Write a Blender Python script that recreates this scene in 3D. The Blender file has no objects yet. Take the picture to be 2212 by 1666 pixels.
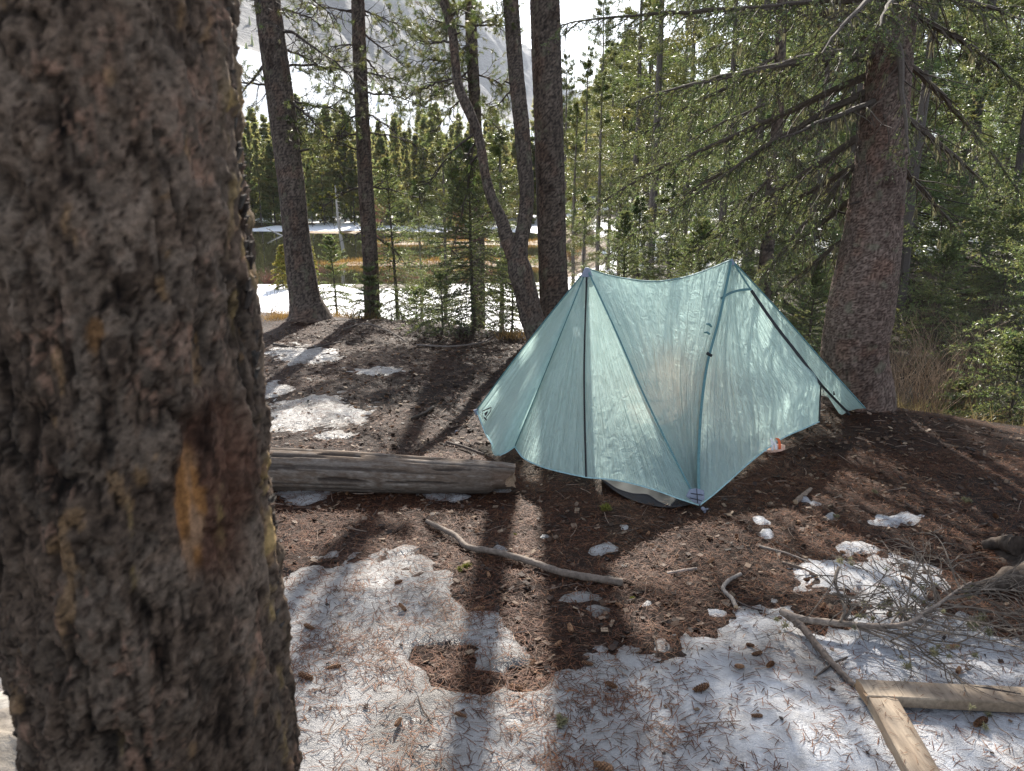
import bpy, math, random
import numpy as np
from mathutils import Vector, Matrix

random.seed(5)
RNG = np.random.default_rng(11)
scene = bpy.context.scene
COL = scene.collection

# ------------------------------------------------------------------ camera, sky, sun, exposure
PITCH = math.radians(14.0)
CAMZ = 1.6
cam_data = bpy.data.cameras.new('camera')
cam_data.sensor_fit = 'HORIZONTAL'
cam_data.sensor_width = 36.0
cam_data.lens = 18.0 / math.tan(math.radians(34.0))
cam_data.clip_start = 0.05
cam_data.clip_end = 20000.0
cam_data.dof.use_dof = True
cam_data.dof.focus_distance = 4.6
cam_data.dof.aperture_fstop = 8.0
camera = bpy.data.objects.new('camera', cam_data)
COL.objects.link(camera)
camera.location = (0, 0, CAMZ)
camera.rotation_euler = (math.pi / 2 - PITCH, 0, 0)
scene.camera = camera

SUN_EL = math.radians(36.0)
SUN_AZ = math.radians(0.5)          # measured from +Y towards +X
world = bpy.data.worlds.new('World')
scene.world = world
world.use_nodes = True
wn = world.node_tree
for n in list(wn.nodes):
    wn.nodes.remove(n)
w_out = wn.nodes.new('ShaderNodeOutputWorld')
w_bg = wn.nodes.new('ShaderNodeBackground')
w_sky = wn.nodes.new('ShaderNodeTexSky')
w_sky.sky_type = 'NISHITA'
w_sky.sun_disc = False
w_sky.sun_elevation = SUN_EL
w_sky.sun_rotation = SUN_AZ
w_sky.altitude = 1800.0
w_sky.air_density = 1.0
w_sky.dust_density = 3.0
w_sky.ozone_density = 1.0
w_bg.inputs['Strength'].default_value = 0.115
w_hs = wn.nodes.new('ShaderNodeHueSaturation')      # thin high cloud: the photographed sky is white
w_hs.inputs['Saturation'].default_value = 0.52
wn.links.new(w_sky.outputs[0], w_hs.inputs['Color'])
wn.links.new(w_hs.outputs[0], w_bg.inputs['Color'])
wn.links.new(w_bg.outputs[0], w_out.inputs['Surface'])

sun_data = bpy.data.lights.new('sun', 'SUN')
sun_data.energy = 5.0
sun_data.angle = math.radians(0.53)
sun_data.color = (1.0, 0.93, 0.83)
sun = bpy.data.objects.new('sun', sun_data)
COL.objects.link(sun)
SUNV = Vector((math.sin(SUN_AZ) * math.cos(SUN_EL), math.cos(SUN_AZ) * math.cos(SUN_EL), math.sin(SUN_EL)))
sun.rotation_euler = SUNV.to_track_quat('Z', 'Y').to_euler()
sun.location = SUNV * 40

scene.view_settings.view_transform = 'Standard'
scene.view_settings.look = 'None'
scene.view_settings.gamma = 1.0
scene.view_settings.use_curve_mapping = False
scene.view_settings.exposure = 1.35
scene.cycles.max_bounces = 8
scene.cycles.diffuse_bounces = 3
scene.cycles.glossy_bounces = 2
scene.cycles.transmission_bounces = 6
scene.cycles.transparent_max_bounces = 12
scene.cycles.sample_clamp_indirect = 2.5
scene.cycles.sample_clamp_direct = 6.0
scene.cycles.use_denoising = True
scene.cycles.use_adaptive_sampling = False
scene.cycles.denoiser = 'OPENIMAGEDENOISE'
scene.cycles.denoising_input_passes = 'RGB_ALBEDO_NORMAL'
scene.cycles.denoising_prefilter = 'NONE'

# ------------------------------------------------------------------ picture geometry helpers
# (u, v) below are measured on the photograph scaled to 2212 x 1666
FPX = 1106.0 / math.tan(math.radians(34.0))
CP, SP = math.cos(PITCH), math.sin(PITCH)


def ray(u, v):
    X = (u - 1106.0) / FPX
    Y = (833.0 - v) / FPX
    return np.array((X, CP + Y * SP, -SP + Y * CP))


def G(u, v, z=0.0):
    d = ray(u, v)
    t = (z - CAMZ) / d[2]
    return np.array((d[0] * t, d[1] * t, z))


def D(u, v, y):
    d = ray(u, v)
    t = y / d[1]
    return np.array((d[0] * t, y, CAMZ + d[2] * t))


def project(x, y, z):
    dz = z - CAMZ
    dep = np.maximum(y * CP - dz * SP, 1e-3)
    up = y * SP + dz * CP
    return 1106.0 + FPX * x / dep, 833.0 - FPX * up / dep


def sstep(a, b, x):
    t = np.clip((x - a) / (b - a), 0, 1)
    return t * t * (3 - 2 * t)


# ------------------------------------------------------------------ numpy noise
def hash2(ix, iy, seed=0):
    n = (ix.astype(np.int64) * 374761393 + iy.astype(np.int64) * 668265263 + seed * 974634777) & 0xFFFFFFFF
    n = ((n ^ (n >> 13)) * 1274126177) & 0xFFFFFFFF
    n = ((n ^ (n >> 16)) * 2246822519) & 0xFFFFFFFF
    n = n ^ (n >> 15)
    return n.astype(np.float64) / 4294967296.0


def vnoise(x, y, seed=0):
    x = np.asarray(x, float); y = np.asarray(y, float)
    ix, iy = np.floor(x), np.floor(y)
    fx, fy = x - ix, y - iy
    fx = fx * fx * fx * (fx * (fx * 6 - 15) + 10)
    fy = fy * fy * fy * (fy * (fy * 6 - 15) + 10)
    a = hash2(ix, iy, seed); b = hash2(ix + 1, iy, seed)
    c = hash2(ix, iy + 1, seed); d = hash2(ix + 1, iy + 1, seed)
    return (a + (b - a) * fx) * (1 - fy) + (c + (d - c) * fx) * fy


def fbm(x, y, octv=4, seed=0, gain=0.5):
    s, a, t = 0.0, 1.0, 0.0
    for o in range(octv):
        s = s + a * vnoise(x * 2 ** o + 17.3 * o, y * 2 ** o - 9.1 * o, seed + o)
        t += a
        a *= gain
    return s / t - 0.5


def voronoi(x, y, seed=0):
    ix, iy = np.floor(x), np.floor(y)
    f1 = np.full(x.shape, 9.0); f2 = np.full(x.shape, 9.0); idc = np.zeros(x.shape)
    for dx in (-1, 0, 1):
        for dy in (-1, 0, 1):
            cx, cy = ix + dx, iy + dy
            px = cx + 0.1 + 0.8 * hash2(cx, cy, seed)
            py = cy + 0.1 + 0.8 * hash2(cx, cy, seed + 7)
            dd = np.hypot(px - x, py - y)
            h = hash2(cx, cy, seed + 13)
            closer = dd < f1
            f2 = np.where(closer, f1, np.minimum(f2, dd))
            idc = np.where(closer, h, idc)
            f1 = np.where(closer, dd, f1)
    return f1, f2, idc


def nrm(v):
    v = np.asarray(v, float)
    return v / np.maximum(np.linalg.norm(v, axis=-1, keepdims=True), 1e-9)


# ------------------------------------------------------------------ mesh helpers
class Geo:
    """collects points and faces (tri or quad) with a material number and a colour per point"""

    def __init__(self):
        self.V = []; self.C = []; self.F3 = []; self.F4 = []; self.M3 = []; self.M4 = []; self.n = 0

    def add(self, V, F, m=0, col=(1, 1, 1)):
        V = np.asarray(V, float).reshape(-1, 3)
        F = np.asarray(F, np.int64)
        col = np.asarray(col, float)
        if col.ndim == 1:
            col = np.tile(col[:3], (len(V), 1))
        self.V.append(V); self.C.append(col[:, :3])
        if F.shape[1] == 3:
            self.F3.append(F + self.n); self.M3.append(np.full(len(F), m))
        else:
            self.F4.append(F + self.n); self.M4.append(np.full(len(F), m))
        self.n += len(V)

    def mesh(self, name, mats, smooth=False, offset=None):
        V = np.concatenate(self.V); C = np.concatenate(self.C)
        if offset is not None:
            V = V - np.asarray(offset, float)
        F3 = np.concatenate(self.F3) if self.F3 else np.zeros((0, 3), np.int64)
        F4 = np.concatenate(self.F4) if self.F4 else np.zeros((0, 4), np.int64)
        M = np.concatenate(self.M3 + self.M4).astype(np.int32)
        return raw_mesh(name, V, F3, F4, mats, M, C, smooth)


def raw_mesh(name, V, F3, F4, mats, M=None, C=None, smooth=False):
    me = bpy.data.meshes.new(name)
    nv = len(V)
    me.vertices.add(nv)
    me.vertices.foreach_set('co', np.ascontiguousarray(V, np.float32).ravel())
    loops = np.concatenate([F3.ravel(), F4.ravel()]).astype(np.int32)
    me.loops.add(len(loops))
    me.loops.foreach_set('vertex_index', loops)
    n3, n4 = len(F3), len(F4)
    me.polygons.add(n3 + n4)
    starts = np.concatenate([np.arange(n3) * 3, n3 * 3 + np.arange(n4) * 4]).astype(np.int32)
    me.polygons.foreach_set('loop_start', starts)
    if M is not None:
        me.polygons.foreach_set('material_index', M.astype(np.int32))
    me.polygons.foreach_set('use_smooth', np.full(n3 + n4, bool(smooth)))
    if C is not None:
        at = me.color_attributes.new('col', 'FLOAT_COLOR', 'POINT')
        rgba = np.ones((nv, 4), np.float32)
        rgba[:, :3] = C
        at.data.foreach_set('color', rgba.ravel())
    for m in (mats if isinstance(mats, (list, tuple)) else [mats]):
        me.materials.append(m)
    me.update(calc_edges=True)
    return me


def tag(o, label=None, cat=None, group=None, kind=None):
    if label: o['label'] = label
    if cat: o['category'] = cat
    if group: o['group'] = group
    if kind: o['kind'] = kind
    return o


def link(name, me, parent=None, loc=None):
    o = bpy.data.objects.new(name, me)
    COL.objects.link(o)
    if parent is not None:
        o.parent = parent
    if loc is not None:
        o.location = tuple(loc)
    return o


def empty(name, loc=(0, 0, 0), rz=0.0):
    o = bpy.data.objects.new(name, None)
    o.empty_display_size = 0.1
    COL.objects.link(o)
    o.location = tuple(loc)
    o.rotation_euler = (0, 0, rz)
    return o


def copy_thing(o, parent=None):
    c = o.copy()
    COL.objects.link(c)
    if parent is not None:
        c.parent = parent
    for ch in list(o.children):
        copy_thing(ch, c)
    return c


def resample(P, n, smooth=True):
    P = np.asarray(P, float)
    d = np.concatenate([[0], np.cumsum(np.linalg.norm(np.diff(P[:, :3], axis=0), axis=1))])
    t = np.linspace(0, d[-1], n)
    if not smooth or len(P) < 3:
        return np.stack([np.interp(t, d, P[:, k]) for k in range(P.shape[1])], 1)
    # Catmull-Rom style Hermite
    m = np.gradient(P, d, axis=0)
    i = np.clip(np.searchsorted(d, t, side='right') - 1, 0, len(P) - 2)
    h = (d[i + 1] - d[i])
    s = ((t - d[i]) / h)[:, None]; h = h[:, None]
    return ((2 * s**3 - 3 * s**2 + 1) * P[i] + (s**3 - 2 * s**2 + s) * h * m[i]
            + (-2 * s**3 + 3 * s**2) * P[i + 1] + (s**3 - s**2) * h * m[i + 1])


def frames(P):
    T = nrm(np.gradient(P, axis=0))
    mean = np.abs(T.mean(0))
    ref = np.eye(3)[int(np.argmin(mean))]
    N = nrm(np.cross(T, ref)); B = np.cross(T, N)
    return T, N, B


def tube(P, R, sides=8, caps=True):
    P = np.asarray(P, float); R = np.broadcast_to(np.asarray(R, float), (len(P),))
    T, N, B = frames(P)
    a = np.linspace(0, 2 * math.pi, sides, endpoint=False)
    V = P[:, None, :] + R[:, None, None] * (np.cos(a)[None, :, None] * N[:, None, :] + np.sin(a)[None, :, None] * B[:, None, :])
    n = len(P)
    i, j = np.meshgrid(np.arange(n - 1), np.arange(sides), indexing='ij')
    j2 = (j + 1) % sides
    F = np.stack([i * sides + j, i * sides + j2, (i + 1) * sides + j2, (i + 1) * sides + j], -1).reshape(-1, 4)
    return V.reshape(-1, 3), F


def add_tube(g, P, R, sides=8, m=0, col=(1, 1, 1), caps=True):
    V, F = tube(P, R, sides)
    n = len(V)
    g.add(V, F, m, col)
    if caps:
        P = np.asarray(P, float)
        for k, base in ((0, 0), (len(P) - 1, n - sides)):
            ring = V[base:base + sides]
            cc = np.vstack([ring, ring.mean(0)])
            j = np.arange(sides)
            Fc = np.stack([j, (j + 1) % sides, np.full(sides, sides)], 1)
            if k == 0:
                Fc = Fc[:, ::-1]
            g.add(cc, Fc, m, col if np.ndim(col) == 1 else np.asarray(col)[:len(cc)])


def add_segs(g, A, B, ra, rb, sides=3, m=0, col=(1, 1, 1)):
    """many straight twig pieces at once"""
    A = np.asarray(A, float).reshape(-1, 3); B = np.asarray(B, float).reshape(-1, 3)
    n = len(A)
    if n == 0:
        return
    ra = np.broadcast_to(np.asarray(ra, float), (n,)); rb = np.broadcast_to(np.asarray(rb, float), (n,))
    d = nrm(B - A)
    ref = np.where(np.abs(d[:, 2:3]) < 0.9, np.array([[0, 0, 1.0]]), np.array([[1.0, 0, 0]]))
    N = nrm(np.cross(d, ref)); Bn = np.cross(d, N)
    a = np.linspace(0, 2 * math.pi, sides, endpoint=False)
    off = np.cos(a)[None, :, None] * N[:, None, :] + np.sin(a)[None, :, None] * Bn[:, None, :]
    V = np.concatenate([A[:, None, :] + ra[:, None, None] * off, B[:, None, :] + rb[:, None, None] * off], 1)
    j = np.arange(sides); j2 = (j + 1) % sides
    f = np.stack([j, j2, j2 + sides, j + sides], 1)
    F = (f[None] + (np.arange(n) * 2 * sides)[:, None, None]).reshape(-1, 4)
    c = np.asarray(col, float)
    if c.ndim == 2:
        c = np.repeat(c, 2 * sides, 0)
    g.add(V.reshape(-1, 3), F, m, c)


def add_blades(g, P, Dv, L, W, m=0, col=(1, 1, 1), rng=RNG):
    """one thin triangle per needle"""
    n = len(P)
    if n == 0:
        return
    Dv = nrm(Dv)
    S = nrm(np.cross(Dv, rng.normal(size=(n, 3))))
    L = np.broadcast_to(np.asarray(L, float), (n,))[:, None]
    W = np.broadcast_to(np.asarray(W, float), (n,))[:, None]
    V = np.stack([P - S * W * .5, P + S * W * .5, P + Dv * L], 1).reshape(-1, 3)
    F = np.arange(3 * n).reshape(-1, 3)
    c = np.asarray(col, float)
    if c.ndim == 2:
        c = np.repeat(c, 3, 0)
    g.add(V, F, m, c)


# ------------------------------------------------------------------ material helpers
def new_mat(name):
    m = bpy.data.materials.new(name)
    m.use_nodes = True
    nt = m.node_tree
    for n in list(nt.nodes):
        nt.nodes.remove(n)
    return m, nt


def nd(nt, typ, ins=None, **props):
    n = nt.nodes.new(typ)
    for k, v in props.items():
        setattr(n, k, v)
    for k, v in (ins or {}).items():
        s = n.inputs[k]
        if isinstance(v, bpy.types.NodeSocket):
            nt.links.new(v, s)
        elif isinstance(v, (tuple, list)) and len(v) == 3 and s.type == 'RGBA':
            s.default_value = (*v, 1.0)
        else:
            s.default_value = v
    return n


def out_surface(nt, shader, volume=None):
    o = nt.nodes.new('ShaderNodeOutputMaterial')
    if shader is not None:
        nt.links.new(shader, o.inputs['Surface'])
    if volume is not None:
        nt.links.new(volume, o.inputs['Volume'])
    return o


def attr(nt, name='col'):
    return nd(nt, 'ShaderNodeAttribute', attribute_name=name).outputs['Color']


def noise(nt, scale, detail=4, rough=0.6, vec=None, stretch=None, coord='Object'):
    if vec is None:
        vec = nd(nt, 'ShaderNodeTexCoord').outputs[coord]
    if stretch:
        vec = nd(nt, 'ShaderNodeMapping', {'Vector': vec, 'Scale': stretch}).outputs[0]
    return nd(nt, 'ShaderNodeTexNoise', {'Vector': vec, 'Scale': scale, 'Detail': detail, 'Roughness': rough})


def ramp(nt, fac, stops, interp='LINEAR'):
    r = nd(nt, 'ShaderNodeValToRGB', {'Fac': fac})
    cr = r.color_ramp
    cr.interpolation = interp
    while len(cr.elements) < len(stops):
        cr.elements.new(0.5)
    for e, (p, c) in zip(cr.elements, stops):
        e.position = p
        e.color = (*c, 1.0) if len(c) == 3 else c
    return r.outputs['Color']


def mixc(nt, fac, a, b, blend='MIX'):
    n = nd(nt, 'ShaderNodeMix', data_type='RGBA', blend_type=blend)
    for k, v in ((0, fac), (6, a), (7, b)):
        s = n.inputs[k]
        if isinstance(v, bpy.types.NodeSocket):
            nt.links.new(v, s)
        elif isinstance(v, (tuple, list)):
            s.default_value = (*v[:3], 1.0)
        else:
            s.default_value = v
    return n.outputs[2]


def math_n(nt, op, a, b=0.0, clamp=False):
    n = nd(nt, 'ShaderNodeMath', operation=op, use_clamp=clamp)
    for k, v in ((0, a), (1, b)):
        if isinstance(v, bpy.types.NodeSocket):
            nt.links.new(v, n.inputs[k])
        else:
            n.inputs[k].default_value = v
    return n.outputs[0]


def bump(nt, height, strength=0.5, dist=0.01, normal=None):
    b = nd(nt, 'ShaderNodeBump', {'Height': height, 'Strength': strength, 'Distance': dist})
    if normal is not None:
        nt.links.new(normal, b.inputs['Normal'])
    return b.outputs['Normal']


def pbsdf(nt, col, rough=0.8, spec=0.3, normal=None, **kw):
    ins = {'Base Color': col, 'Roughness': rough, 'Specular IOR Level': spec}
    ins.update(kw)
    if normal is not None:
        ins['Normal'] = normal
    return nd(nt, 'ShaderNodeBsdfPrincipled', ins).outputs[0]


def attr_mat(name, rough=0.85, spec=0.2, nscale=60, namt=0.5, bumps=0.0, bdist=0.004, stretch=None):
    """colour from the mesh's own 'col' attribute, broken up by fine noise"""
    m, nt = new_mat(name)
    nz = noise(nt, nscale, 5, 0.65, stretch=stretch)
    f = ramp(nt, nz.outputs['Fac'], [(0.3, (1 - namt,) * 3), (0.7, (1 + namt,) * 3)])
    c = mixc(nt, 1.0, attr(nt), f, 'MULTIPLY')
    nor = bump(nt, nz.outputs['Fac'], bumps, bdist) if bumps else None
    out_surface(nt, pbsdf(nt, c, rough, spec, nor))
    return m


def foliage_mat(name, base, trans, rough=0.35, spec=0.5, tfac=0.3):
    """waxy needles: reflect the sun and let some light through"""
    m, nt = new_mat(name)
    c = mixc(nt, 1.0, attr(nt), base, 'MULTIPLY')
    t = mixc(nt, 1.0, attr(nt), trans, 'MULTIPLY')
    a = pbsdf(nt, c, rough, spec)
    b = nd(nt, 'ShaderNodeBsdfTranslucent', {'Color': t}).outputs[0]
    mx = nd(nt, 'ShaderNodeMixShader', {0: tfac, 1: a, 2: b}).outputs[0]
    out_surface(nt, mx)
    return m
# ------------------------------------------------------------------ materials
M = {}
M['bark_close'] = attr_mat('close_bark', 0.9, 0.15, 110, 0.45, 0.6, 0.003)
M['bark'] = attr_mat('pine_bark', 0.88, 0.2, 45, 0.45, 0.7, 0.006, (1, 1, 0.6))
M['twig'] = attr_mat('twig_bark', 0.75, 0.3, 80, 0.35)
M['spruce'] = foliage_mat('spruce_needles', (0.082, 0.110, 0.054), (0.29, 0.34, 0.11), 0.40, 0.6, 0.38)
M['pine'] = foliage_mat('pine_needles', (0.085, 0.105, 0.036), (0.24, 0.265, 0.075), 0.36, 0.55, 0.34)
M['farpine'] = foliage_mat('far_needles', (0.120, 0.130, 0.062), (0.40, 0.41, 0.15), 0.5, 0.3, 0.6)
M['larch'] = foliage_mat('larch_needles', (0.16, 0.15, 0.04), (0.40, 0.36, 0.08), 0.5, 0.3, 0.4)
M['lichen'] = foliage_mat('hanging_lichen', (0.27, 0.255, 0.155), (0.30, 0.28, 0.16), 0.8, 0.1, 0.35)
M['moss'] = foliage_mat('yellow_moss', (0.20, 0.20, 0.05), (0.22, 0.22, 0.05), 0.8, 0.1, 0.35)
M['grass'] = foliage_mat('dry_grass', (0.34, 0.22, 0.09), (0.42, 0.28, 0.10), 0.7, 0.2, 0.35)
M['litter'] = attr_mat('fallen_needles', 0.6, 0.12, 30, 0.3)
M['cone'] = attr_mat('pine_cone', 0.6, 0.35, 90, 0.35)
M['stone'] = attr_mat('stone', 0.85, 0.25, 25, 0.35, 0.6, 0.01)
M['log'] = attr_mat('weathered_wood', 0.85, 0.15, 60, 0.30, 0.5, 0.003, (0.7, 2.5, 2.5))
M['lumber'] = attr_mat('sawn_lumber', 0.7, 0.25, 9, 0.30, 0.4, 0.002, (9, 0.6, 9))


def snow_mat():
    m, nt = new_mat('old_snow')
    co = nd(nt, 'ShaderNodeTexCoord').outputs['Object']
    big = noise(nt, 2.2, 6, 0.65, co)
    mid = noise(nt, 16, 6, 0.7, co)
    fine = noise(nt, 170, 3, 0.7, co)
    vor = nd(nt, 'ShaderNodeTexVoronoi', {'Vector': co, 'Scale': 85.0})
    clean = mixc(nt, mid.outputs['Fac'], (0.63, 0.645, 0.68), (0.45, 0.46, 0.485))
    grime = ramp(nt, math_n(nt, 'ADD', math_n(nt, 'MULTIPLY', big.outputs['Fac'], 0.6), math_n(nt, 'MULTIPLY', mid.outputs['Fac'], 0.5)),
                 [(0.50, (0, 0, 0)), (0.72, (1, 1, 1))])
    c = mixc(nt, math_n(nt, 'MULTIPLY', grime, 0.62), clean, (0.22, 0.19, 0.165))
    dirt = attr(nt)
    c = mixc(nt, 1.0, c, dirt, 'MULTIPLY')
    h = math_n(nt, 'ADD', math_n(nt, 'MULTIPLY', mid.outputs['Fac'], 1.2),
               math_n(nt, 'ADD', math_n(nt, 'MULTIPLY', fine.outputs['Fac'], 0.5), math_n(nt, 'MULTIPLY', vor.outputs['Distance'], 0.08)))
    nor = bump(nt, h, 0.85, 0.02)
    out_surface(nt, pbsdf(nt, c, 0.34, 0.5, nor, **{'Subsurface Weight': 0.0}))
    return m


def soil_mat():
    """needle-covered ground near the tent; far off the colour comes from the vertices (snow, dry grass, duff)"""
    m, nt = new_mat('forest_soil')
    co = nd(nt, 'ShaderNodeTexCoord').outputs['Object']
    a = noise(nt, 3.0, 6, 0.7, co)
    b = noise(nt, 38, 6, 0.75, co)
    c1 = ramp(nt, b.outputs['Fac'], [(0.30, (0.35, 0.35, 0.35)), (0.5, (0.7, 0.66, 0.62)), (0.66, (1.1, 1.0, 0.9)), (0.78, (1.6, 1.4, 1.25))])
    c2 = ramp(nt, a.outputs['Fac'], [(0.35, (0.62, 0.62, 0.66)), (0.65, (1.3, 1.2, 1.1))])
    c = mixc(nt, 1.0, mixc(nt, 1.0, attr(nt), c1, 'MULTIPLY'), c2, 'MULTIPLY')
    nor = bump(nt, math_n(nt, 'ADD', b.outputs['Fac'], math_n(nt, 'MULTIPLY', a.outputs['Fac'], 0.6)), 0.9, 0.03)
    out_surface(nt, pbsdf(nt, c, 0.65, 0.14, nor))
    return m


def terrain_snow_mat():
    m, nt = new_mat('lakeshore_snow')
    co = nd(nt, 'ShaderNodeTexCoord').outputs['Object']
    a = noise(nt, 0.9, 6, 0.65, co)
    b = noise(nt, 9, 5, 0.7, co)
    c = mixc(nt, b.outputs['Fac'], (0.90, 0.92, 0.95), (0.80, 0.82, 0.86))
    nor = bump(nt, math_n(nt, 'ADD', b.outputs['Fac'], a.outputs['Fac']), 0.6, 0.08)
    out_surface(nt, pbsdf(nt, c, 0.5, 0.35, nor))
    return m


def water_mat():
    m, nt = new_mat('lake_water')
    n = noise(nt, 1.2, 3, 0.5, stretch=(1, 0.35, 1))
    nor = bump(nt, n.outputs['Fac'], 0.06, 0.05)
    out_surface(nt, pbsdf(nt, (0.035, 0.035, 0.022), 0.04, 0.5, nor, **{'IOR': 1.33}))
    return m


def creek_mat():
    m, nt = new_mat('creek_water')
    n = noise(nt, 7, 4, 0.6)
    nor = bump(nt, n.outputs['Fac'], 0.5, 0.05)
    out_surface(nt, pbsdf(nt, (0.05, 0.05, 0.02), 0.06, 0.5, nor, **{'IOR': 1.33}))
    return m


def mountain_mat():
    m, nt = new_mat('mountain_rock_and_snow')
    co = nd(nt, 'ShaderNodeTexCoord').outputs['Object']
    big = noise(nt, 0.012, 8, 0.62, co)
    st = noise(nt, 0.02, 8, 0.7, co, stretch=(0.6, 0.6, 5.0))
    rock = ramp(nt, st.outputs['Fac'], [(0.3, (0.045, 0.046, 0.055)), (0.55, (0.10, 0.10, 0.105)), (0.75, (0.18, 0.178, 0.175))])
    f = math_n(nt, 'ADD', attr(nt), math_n(nt, 'MULTIPLY', math_n(nt, 'SUBTRACT', big.outputs['Fac'], 0.5), 0.8))
    fac = ramp(nt, f, [(0.44, (0, 0, 0)), (0.54, (1, 1, 1))])
    c = mixc(nt, fac, rock, (0.44, 0.49, 0.56))
    nor = bump(nt, math_n(nt, 'ADD', st.outputs['Fac'], big.outputs['Fac']), 0.6, 10.0)
    out_surface(nt, pbsdf(nt, c, 0.8, 0.15, nor))
    return m


def tent_mat(name, base, transl, wt, clear, bstr):
    """thin waterproof film: scatters light through, lets a little pass straight"""
    m, nt = new_mat(name)
    co = nd(nt, 'ShaderNodeTexCoord').outputs['Object']
    st = attr(nt)
    tens = nd(nt, 'ShaderNodeTexNoise', {'Vector': nd(nt, 'ShaderNodeMapping', {'Vector': st, 'Scale': (19.0, 2.2, 9.0)}).outputs[0], 'Scale': 1.0, 'Detail': 4.0, 'Roughness': 0.55, 'Distortion': 0.5})
    crk = nd(nt, 'ShaderNodeTexNoise', {'Vector': nd(nt, 'ShaderNodeMapping', {'Vector': co, 'Scale': (1.0, 1.0, 0.55), 'Rotation': (0.3, 0.5, 0.4)}).outputs[0], 'Scale': 16.0, 'Detail': 3.0, 'Roughness': 0.55, 'Distortion': 1.6})
    ridge = math_n(nt, 'ABSOLUTE', math_n(nt, 'SUBTRACT', tens.outputs['Fac'], 0.5))
    h = math_n(nt, 'ADD', math_n(nt, 'MULTIPLY', ridge, 2.6), math_n(nt, 'MULTIPLY', crk.outputs['Fac'], 0.5))
    nor = bump(nt, h, bstr, 0.03)
    tint = ramp(nt, crk.outputs['Fac'], [(0.3, (0.93, 0.945, 0.95)), (0.7, (1.03, 1.03, 1.03))])
    cb = mixc(nt, 1.0, base, tint, 'MULTIPLY')
    ct = mixc(nt, 1.0, transl, tint, 'MULTIPLY')
    p = pbsdf(nt, cb, 0.36, 0.5, nor)
    t = nd(nt, 'ShaderNodeBsdfTranslucent', {'Color': ct, 'Normal': nor}).outputs[0]
    a = nd(nt, 'ShaderNodeMixShader', {0: wt, 1: p, 2: t}).outputs[0]
    tr = nd(nt, 'ShaderNodeBsdfTransparent', {'Color': (0.90, 0.97, 0.96)}).outputs[0]
    out_surface(nt, nd(nt, 'ShaderNodeMixShader', {0: clear, 1: a, 2: tr}).outputs[0])
    return m


def flat_mat(name, col, rough=0.6, spec=0.3, nscale=40, namt=0.15):
    m, nt = new_mat(name)
    nz = noise(nt, nscale, 4, 0.6)
    f = ramp(nt, nz.outputs['Fac'], [(0.3, (1 - namt,) * 3), (0.7, (1 + namt,) * 3)])
    out_surface(nt, pbsdf(nt, mixc(nt, 1.0, col, f, 'MULTIPLY'), rough, spec))
    return m


M['snow'] = snow_mat()
M['soil'] = soil_mat()
M['farsnow'] = terrain_snow_mat()
M['water'] = water_mat()
M['creek'] = creek_mat()
M['mountain'] = mountain_mat()
M['tent'] = tent_mat('teal_tent_fabric', (0.55, 0.77, 0.735), (0.80, 0.98, 0.935), 0.60, 0.06, 0.85)
M['tent_clear'] = tent_mat('teal_rear_fabric', (0.54, 0.77, 0.735), (0.80, 0.98, 0.935), 0.60, 0.66, 0.5)
M['seam'] = flat_mat('teal_seam_tape', (0.095, 0.205, 0.215), 0.6, 0.3)
M['patch'] = flat_mat('grey_corner_patch', (0.22, 0.25, 0.32), 0.5, 0.4)
M['black'] = flat_mat('black_webbing', (0.008, 0.009, 0.011), 0.5, 0.4)
M['print'] = flat_mat('black_print', (0.01, 0.012, 0.014), 0.5, 0.3)
M['floor'] = flat_mat('charcoal_nylon', (0.018, 0.018, 0.022), 0.7, 0.2)
M['grey'] = flat_mat('grey_plastic', (0.20, 0.21, 0.26), 0.4, 0.5)
M['peach'] = flat_mat('peach_fabric', (0.80, 0.50, 0.37), 0.7, 0.2)
M['sheet'] = foliage_mat('peach_glow_film', (0.80, 0.48, 0.35), (1.0, 0.66, 0.50), 0.6, 0.2, 0.72)  # passes light for the peach glow added inside the tent
M['white'] = flat_mat('white_strap', (0.75, 0.72, 0.70), 0.5, 0.3)
M['orange'] = flat_mat('orange_strap', (0.75, 0.14, 0.04), 0.5, 0.3)

# ------------------------------------------------------------------ terrain
EDGE = np.array([(-60, 15.0), (-5, 11.3), (-2.6, 10.3), (0.4, 8.9), (1.6, 7.3), (2.25, 6.0), (2.9, 5.35), (3.6, 4.75), (8, 3.4), (60, -2)], float)


def edge_dist(x, y):
    best = np.full(x.shape, 1e9)
    for (x0, y0), (x1, y1) in zip(EDGE[:-1], EDGE[1:]):
        dx, dy = x1 - x0, y1 - y0
        t = np.clip(((x - x0) * dx + (y - y0) * dy) / (dx * dx + dy * dy), 0, 1)
        best = np.minimum(best, np.hypot(x - x0 - t * dx, y - y0 - t * dy))
    ye = np.interp(x, EDGE[:, 0], EDGE[:, 1])
    return np.where(y > ye, best, -best)


def lake_weight(x, y):
    return 1 - sstep(0.0, 5.0 + 0.05 * np.maximum(y, 0), x - 0.2 - 0.02 * y)


def creek_dist(x, y):
    return y - (9.6 + 0.25 * (x - 5.5) + 0.35 * np.sin(x * 1.1))


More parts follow.
